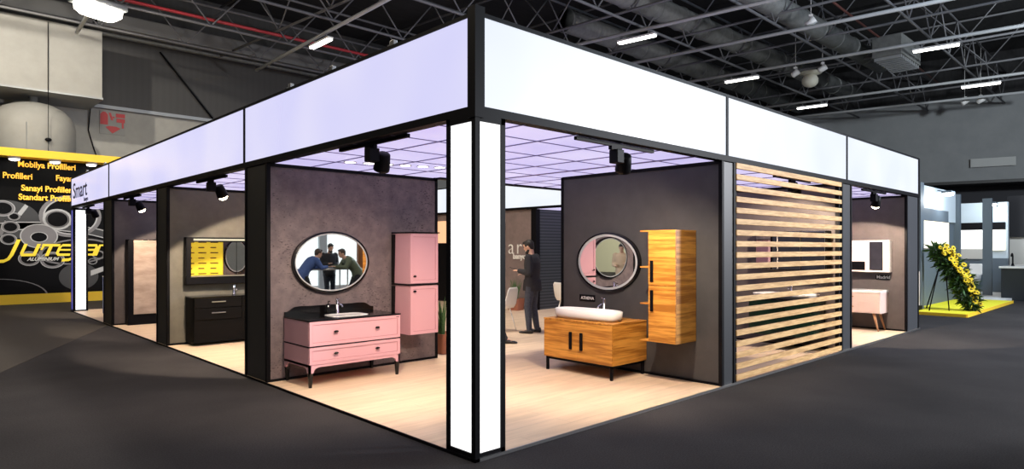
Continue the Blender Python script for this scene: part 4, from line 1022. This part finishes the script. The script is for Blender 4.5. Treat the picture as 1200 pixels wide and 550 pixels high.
MB().box(-0.62, 0.62, -0.35, 0.35, 0.0, 0.16, 0.04).tube([(0, 0, 0.1), (0, 0, 0.245)], 0.04, 8).build('housing', GSTEEL, fl)
MB().rings([superring(0, 0, 0.58, 0.31, 0.0, 4), superring(0, 0, 0.56, 0.30, -0.16, 4), superring(0, 0, 0.44, 0.22, -0.26, 4)], smooth=True).build('lens', mat('flood_glow', (1, 1, 1), 0.5, emit=(1.0, 0.94, 0.8), es=14), fl)
light('bright_floodlamp', 'POINT', (0.8, 16.6, 7.6), 260, (1.0, 0.92, 0.75), size=0.25)
# ducts
def duct(label, p, q, r):
    t = thing('air_duct', label, 'duct')
    p, q = Vector(p), Vector(q)
    MB().tube([p, q], r, 24).build('pipe', DUCT, t)
    n = int((q-p).length/1.5); d = (q-p).normalized()
    for i in range(n):
        s0 = p+d*(1.5*i); MB().tube([s0, s0+d*0.06], r+0.03, 24).build('joint_ring', DUCT, t)
duct('long silver air duct over the white fascia', (6, 8.7, 9.6), (33, 8.3, 9.6), 0.38)
duct('second silver air duct beyond the first', (13, 5.6, 9.4), (27, 5.3, 9.4), 0.36)
duct('air duct along the front of the right hall', (14, 11.6, 9.7), (34, 11.6, 9.7), 0.4)
dv = thing('air_diffuser', 'grey slotted air diffuser box at the end of a duct', 'vent', (24.6, 4.05, 8.75))
MB().box(-1.2, 1.2, -0.5, 0.5, 0, 0.75, 0.02).build('box', DUCT, dv)
s_ = MB()
for i in range(9): s_.box(-1.1+i*0.27, -0.98+i*0.27, -0.45, 0.45, -0.12, 0.0)
s_.build('louvres', GSTEEL, dv)
cf = thing('ceiling_fan', 'round cream ceiling speaker dome with disc plate hanging from the rail', 'fixture', (23.6, 6.9, 8.25))
MB().lathe([(0.15, 0.52), (0.42, 0.50), (0.45, 0.46), (0.42, 0.42), (0.15, 0.38)], n=32).build('disc', mat('cream_plastic', (0.62, 0.60, 0.50), 0.5), cf)
MB().lathe([(0.12, 0.40), (0.24, 0.34), (0.31, 0.20), (0.30, 0.05), (0.22, -0.06), (0.08, -0.12)], n=32).build('dome', MATS['cream_plastic'], cf)
sp = None
for (x, y, z, lb) in ((17.6, 4.5, 8.7, 'small white projector spotlight at the top right'), (22.8, 7.15, 8.6, 'white projector spotlight left of the ceiling fan'), (22.9, 6.15, 8.6, 'white projector spotlight right of the ceiling fan'), (33.0, 3.55, 8.45, 'left of two white projectors above the grey bulkhead'), (33.1, 2.95, 8.45, 'right of two white projectors above the grey bulkhead')):
    if sp is None:
        sp = thing('projector_spotlight', lb, 'spotlight', (x, y, z), 0.3, 'white projectors on the hall rails')
        MB().lathe([(0.07, -0.17), (0.11, -0.14), (0.12, 0.14), (0.10, 0.14)], n=16).xf(Matrix.Rotation(1.0, 4, 'X')).build('lamp_head', WHM, sp)
        MB().tube([(0, 0, 0.0), (0, 0, 0.22)], 0.03, 8).tube([(0, 0, 0.2), (0, 0, 2.69)], 0.010, 6).box(-0.06, 0.06, -0.06, 0.06, 0.18, 0.24).build('bracket', WHM, sp)
    else: dup(sp, (x, y, z), random.uniform(-1, 1), lb)
wv = thing('wall_vent', 'pale rectangular vent grille low on the grey bulkhead', 'vent', (36.05, 3.0, 5.65), math.atan2(d_.y, d_.x))
MB().box(-0.9, 0.9, -0.06, 0.02, 0, 0.42).build('frame', mat('vent_pale', (0.42, 0.43, 0.42), 0.6), wv)
s_ = MB()
for i in range(6): s_.box(-0.85, 0.85, -0.08, -0.06, 0.03+i*0.065, 0.07+i*0.065)
s_.build('louvres', MATS['vent_pale'], wv)

# ---------------------------------------------------------------- neighbouring sanitaryware stand (right)
NX, NY = 14.65, -0.15
struct(MB().box(NX, 20.3, NY, 6.5, 0, 0.07).build('floor_neighbour_yellow', YELC))
struct(MB().box(20.3, 30, 0.05, 6.5, 0, 0.07).build('floor_neighbour_white', WHM))
struct(MB().box(NX-0.02, NX, NY, 6.5, 0, 0.075).box(NX, 20.3, NY-0.02, NY, 0, 0.075).build('trim_13', YEL))
struct(MB().box(15.3, 15.6, 0.93, 1.2, 0.07, 3.25).build('trim_14', NBG))
struct(MB().box(15.6, 19.6, 1.1, 1.25, 2.35, 3.25).build('wall_neighbour_front_top', NBL))
struct(MB().box(15.6, 19.6, 1.15, 1.25, 0.07, 2.35).build('wall_neighbour_front', NBG))
t = thing('lit_display_panel', 'cream lit display panel behind the flower wreath', 'panel', (17.0, 1.08, 1.6))
MB().box(-1.3, 1.6, -0.03, 0.015, 0.0, 0.72).build('lit_face', NBY, t); MB().box(-1.3, 1.6, -0.02, 0.015, 0.74, 1.05).build('header_board', NBG, t)
struct(MB().box(19.62, 19.78, 1.0, 1.27, 0.07, 3.2).build('trim_15', NBG))
# back wall facing the aisle (-X)
XW_ = 24.5
struct(MB().box(XW_, XW_+0.2, 0.62, 5.5, 0.0, 1.25).build('wall_neighbour_back_low', NBG))
struct(MB().box(XW_, XW_+0.2, 0.62, 5.5, 1.25, 3.2).build('wall_neighbour_back_top', NBL))
t = thing('lit_display_panel', 'white lit display panel above the toilets', 'panel', (XW_-0.01, 1.9, 1.22))
MB().box(-0.08, 0, -0.6, 0.7, 0.35, 1.02).build('lit_face', NBW, t); MB().box(-0.07, 0, -0.6, 0.7, 1.02, 1.28).build('header_board', BLK, t); MB().box(-0.07, 0, -0.6, 0.7, 0.0, 0.35).build('lower_board', PLASTER, t)
t = thing('lit_display_panel', 'cream lit display panel right of the slate column', 'panel', (XW_, 0.88, 1.22))
MB().box(-0.08, 0, -0.2, 0.3, 0.30, 1.02).build('lit_face', NBY, t); MB().box(-0.07, 0, -0.2, 0.3, 1.02, 1.28).build('header_board', BLK, t)
struct(MB().box(22.5, 22.62, 0.72, 0.97, 0.07, 3.22).build('trim_16', NBG))
# lights of the neighbour
for i, (x, y, lb) in enumerate(((17.6, 0.85, 'bright lamp on top of the wall behind the flower wreath'), (21.5, 2.2, 'brightest lamp of the sanitaryware stand'), (23.6, 0.9, 'lamp above the cream panel at the right'))):
    t = thing('arm_lamp', lb, 'lamp', (x, y, 3.1), 0, 'arm lamps of the sanitaryware stand')
    MB().box(-0.2, 0.2, -0.12, 0.12, 0.0, 0.06, 0.01).build('housing', NBG, t)
    MB().ell((0, 0, -0.02), (0.20, 0.13, 0.06)).build('lens', LAMP, t)
    MB().tube([(0, 0.05, 0.05), (0, 0.30, 0.10)] if i == 0 else [(0.1, 0, 0.05), (24.5-x, 0, -0.05)], 0.015, 6).build('arm', NBG, t)
    light('arm_lamp_light', 'POINT', (x, y-0.05 if i else y-0.2, 2.95), 45, (0.92, 0.97, 1.0), size=0.1)
# sanitaryware
def toilet(label, loc, rz):
    t = thing('wall_hung_toilet', label, 'toilet', loc, rz)   # faces -X
    MB().rings([superring(-0.18, 0, 0.13, 0.10, 0.0, 2.5, 24), superring(-0.24, 0, 0.22, 0.15, 0.15, 2.5, 24), superring(-0.27, 0, 0.27, 0.185, 0.32, 2.4, 24), superring(-0.27, 0, 0.27, 0.185, 0.34, 2.4, 24), superring(-0.28, 0, 0.2, 0.13, 0.33, 2.2, 24), superring(-0.28, 0, 0.13, 0.08, 0.2, 2.2, 24)], smooth=True).build('bowl', WHT, t)
    MB().rings([superring(-0.27, 0, 0.27, 0.188, 0.345, 2.4, 24), superring(-0.27, 0, 0.27, 0.188, 0.37, 2.4, 24), superring(-0.27, 0, 0.24, 0.165, 0.38, 2.4, 24)]).build('lid', WHT, t)
    MB().box(-0.16, 0, -0.19, 0.19, 0.36, 0.75, 0.03).build('cistern', WHT, t)
    return t
toilet('white toilet on the left under the white display panel', (XW_, 2.05, 0.3), 0)
toilet('white toilet beside the slate column on the sanitaryware stand', (XW_, 1.50, 0.3), 0)
bt_ = thing('bathtub', 'low white bathtub on the sanitaryware stand behind the wreath', 'bathtub', (22.6, 1.85, 0.07))
MB().rings([superring(0, 0, 0.75, 0.34, 0.0, 4), superring(0, 0, 0.85, 0.40, 0.42, 4), superring(0, 0, 0.86, 0.41, 0.46, 4), superring(0, 0, 0.78, 0.34, 0.46, 4), superring(0, 0, 0.66, 0.26, 0.1, 4)], smooth=True).build('tub', WHT, bt_)
cn = thing('display_counter', 'black washbasin counter with white top at the right picture edge', 'counter', (22.4, -0.1, 0))
MB().box(-0.9, 1.8, -0.75, 0.42, 0.0, 0.98, 0.01).build('body', mat('anthracite', (0.012, 0.016, 0.022), 0.5), cn)
MB().box(-0.95, 1.85, -0.8, 0.47, 0.98, 1.04, 0.01).build('top', WHT, cn)
text('lettering', 'AQUA', 0.2, WHM, (-0.6, -0.757, 0.5), RX, cn) if False else None
lm = MB(); lm.box(-0.45, 0.25, -0.765, -0.752, 0.48, 0.56).prism([(-0.2, 0.62), (0.0, 0.62), (-0.03, 0.84), (-0.17, 0.84)], 'Y', -0.765, -0.752)
lm.build('logo', WHM, cn)
tp = thing('tall_tap', 'tall black arched tap on the washbasin counter', 'tap', (22.3, 0.15, 1.04))
MB().tube([(0, 0, 0), (0, 0, 0.28), (-0.03, 0, 0.36), (-0.12, 0, 0.39), (-0.22, 0, 0.35), (-0.24, 0, 0.30)], 0.022, 10).build('spout', BLK, tp)
MB().lathe([(0.05, 0), (0.05, 0.02), (0.035, 0.03), (0.03, 0.08)], n=16).build('base', BLK, tp)
bx = thing('dispenser', 'small white dispenser on the washbasin counter', 'dispenser', (22.0, -0.5, 1.04))
MB().box(-0.07, 0.07, -0.05, 0.05, 0, 0.18, 0.01).build('bottle', WHT, bx); MB().tube([(0, 0, 0.18), (0, 0, 0.24)], 0.02, 8).build('cap', WHT, bx)
struct(MB().box(25.5, 30.0, -3.2, 0.72, 0, 2.0).build('wall_neighbour_cream', PLASTER))
struct(MB().box(25.4, 30.0, -3.3, 0.77, 2.0, 3.45).build('wall_neighbour_black', mat('soft_black', (0.006, 0.006, 0.009), 0.7)))
rk = thing('display_stand', 'pale display stand with brochures left of the wreath', 'stand', (15.2, 1.0, 0.07))
MB().box(-0.15, 0.15, -0.05, 0.22, 0.1, 0.95, 0.01).build('board', CREAM, rk); MB().box(-0.17, 0.17, -0.09, 0.26, 0, 0.1).build('foot', BLK, rk)

# ---------------------------------------------------------------- flower wreath on easel
fw = thing('flower_wreath', 'tall leaning wreath of yellow flowers and dark leaves on a yellow platform', 'flowers', (15.55, 0.25, 0.07))
vx = Vector((RGT[0], RGT[1], 0))      # across the picture
def axis_pt(u):      # u 0 bottom .. 1 top; leans from lower right to upper left
    return vx*(0.42-0.80*u - 0.10*math.sin(PI*u)*-1) + Vector((0, 0, 0.10+1.42*u)) + Vector((0.25*u, 0.15*u, 0))
lv = MB(); ld = MB(); ft = MB(); ce = MB()
for i in range(1500):
    u = random.random(); c = axis_pt(u); w_ = 0.10+0.13*math.sin(PI*min(1, u*0.9+0.05))
    o = Vector((random.gauss(0, 1), random.gauss(0, 1), random.gauss(0, 0.8))).normalized()
    s0 = c + o*w_*random.uniform(0.3, 0.95); L = random.uniform(0.10, 0.24); e = s0+(o+Vector((0, 0, -0.15))).normalized()*L
    sd = o.cross(Vector((random.random(), random.random(), random.random()))).normalized()*0.026
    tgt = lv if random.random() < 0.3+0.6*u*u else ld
    m_ = (s0+e)/2
    tgt.rings([[s0-sd*0.2, s0+sd*0.2, s0+sd*0.2+Vector((0, 0, .003))], [m_-sd, m_+sd, m_+sd*0.3+Vector((0, 0, .008))], [e-sd*0.1, e+sd*0.1, e+Vector((0, 0, .003))]])
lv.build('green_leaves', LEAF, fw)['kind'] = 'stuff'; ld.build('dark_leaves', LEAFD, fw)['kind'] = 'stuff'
cdir = Vector((-FWD[0], -FWD[1], 0.25)).normalized()
def flower(c, nrm, r):
    f_ = MB(); nrm = nrm.normalized(); a = nrm.cross(Vector((0, 0, 1))).normalized(); b = nrm.cross(a)
    N = 9
    for k in range(N):
        t0 = 2*PI*k/N; d = a*math.cos(t0)+b*math.sin(t0); s_ = nrm.cross(d)
        f_.rings([[c+d*r*0.2-s_*0.006, c+d*r*0.2+s_*0.006, c+d*r*0.2+nrm*0.006], [c+d*r*0.65-s_*r*0.24+nrm*0.012, c+d*r*0.65+s_*r*0.24+nrm*0.012, c+d*r*0.65+nrm*0.018], [c+d*r-s_*0.004, c+d*r+s_*0.004, c+d*r+nrm*0.006]])
    fo = f_.build('flower', PETAL, fw)
    MB().ell(c+nrm*0.01, (r*0.28, r*0.28, r*0.28), n=8, m=6).build('flower_centre', HAIRB, fo)
for i in range(58):
    u = (i+0.5)/58; u = u**0.85; c = axis_pt(u); w_ = (0.06+0.09*u)
    off = vx*random.uniform(-w_, w_)*1.2 + vx*0.03 + cdir*(0.20+random.uniform(0, 0.06))*(0.7+0.5*u) + Vector((0, 0, random.uniform(-0.03, 0.05)))
    flower(c+off, cdir+Vector((random.uniform(-.5, .5), random.uniform(-.5, .5), random.uniform(-.2, .6))), random.uniform(0.050, 0.078))
for p, q in (((-0.15, 0.1, 0), (0.1, 0.25, 1.3)), ((0.35, 0.7, 0), (0.1, 0.3, 1.3)), ((-0.45, 0.45, 0), (0.0, 0.3, 1.3))):
    MB().tube([p, q], 0.014, 8).build('easel_leg', BLK, fw)
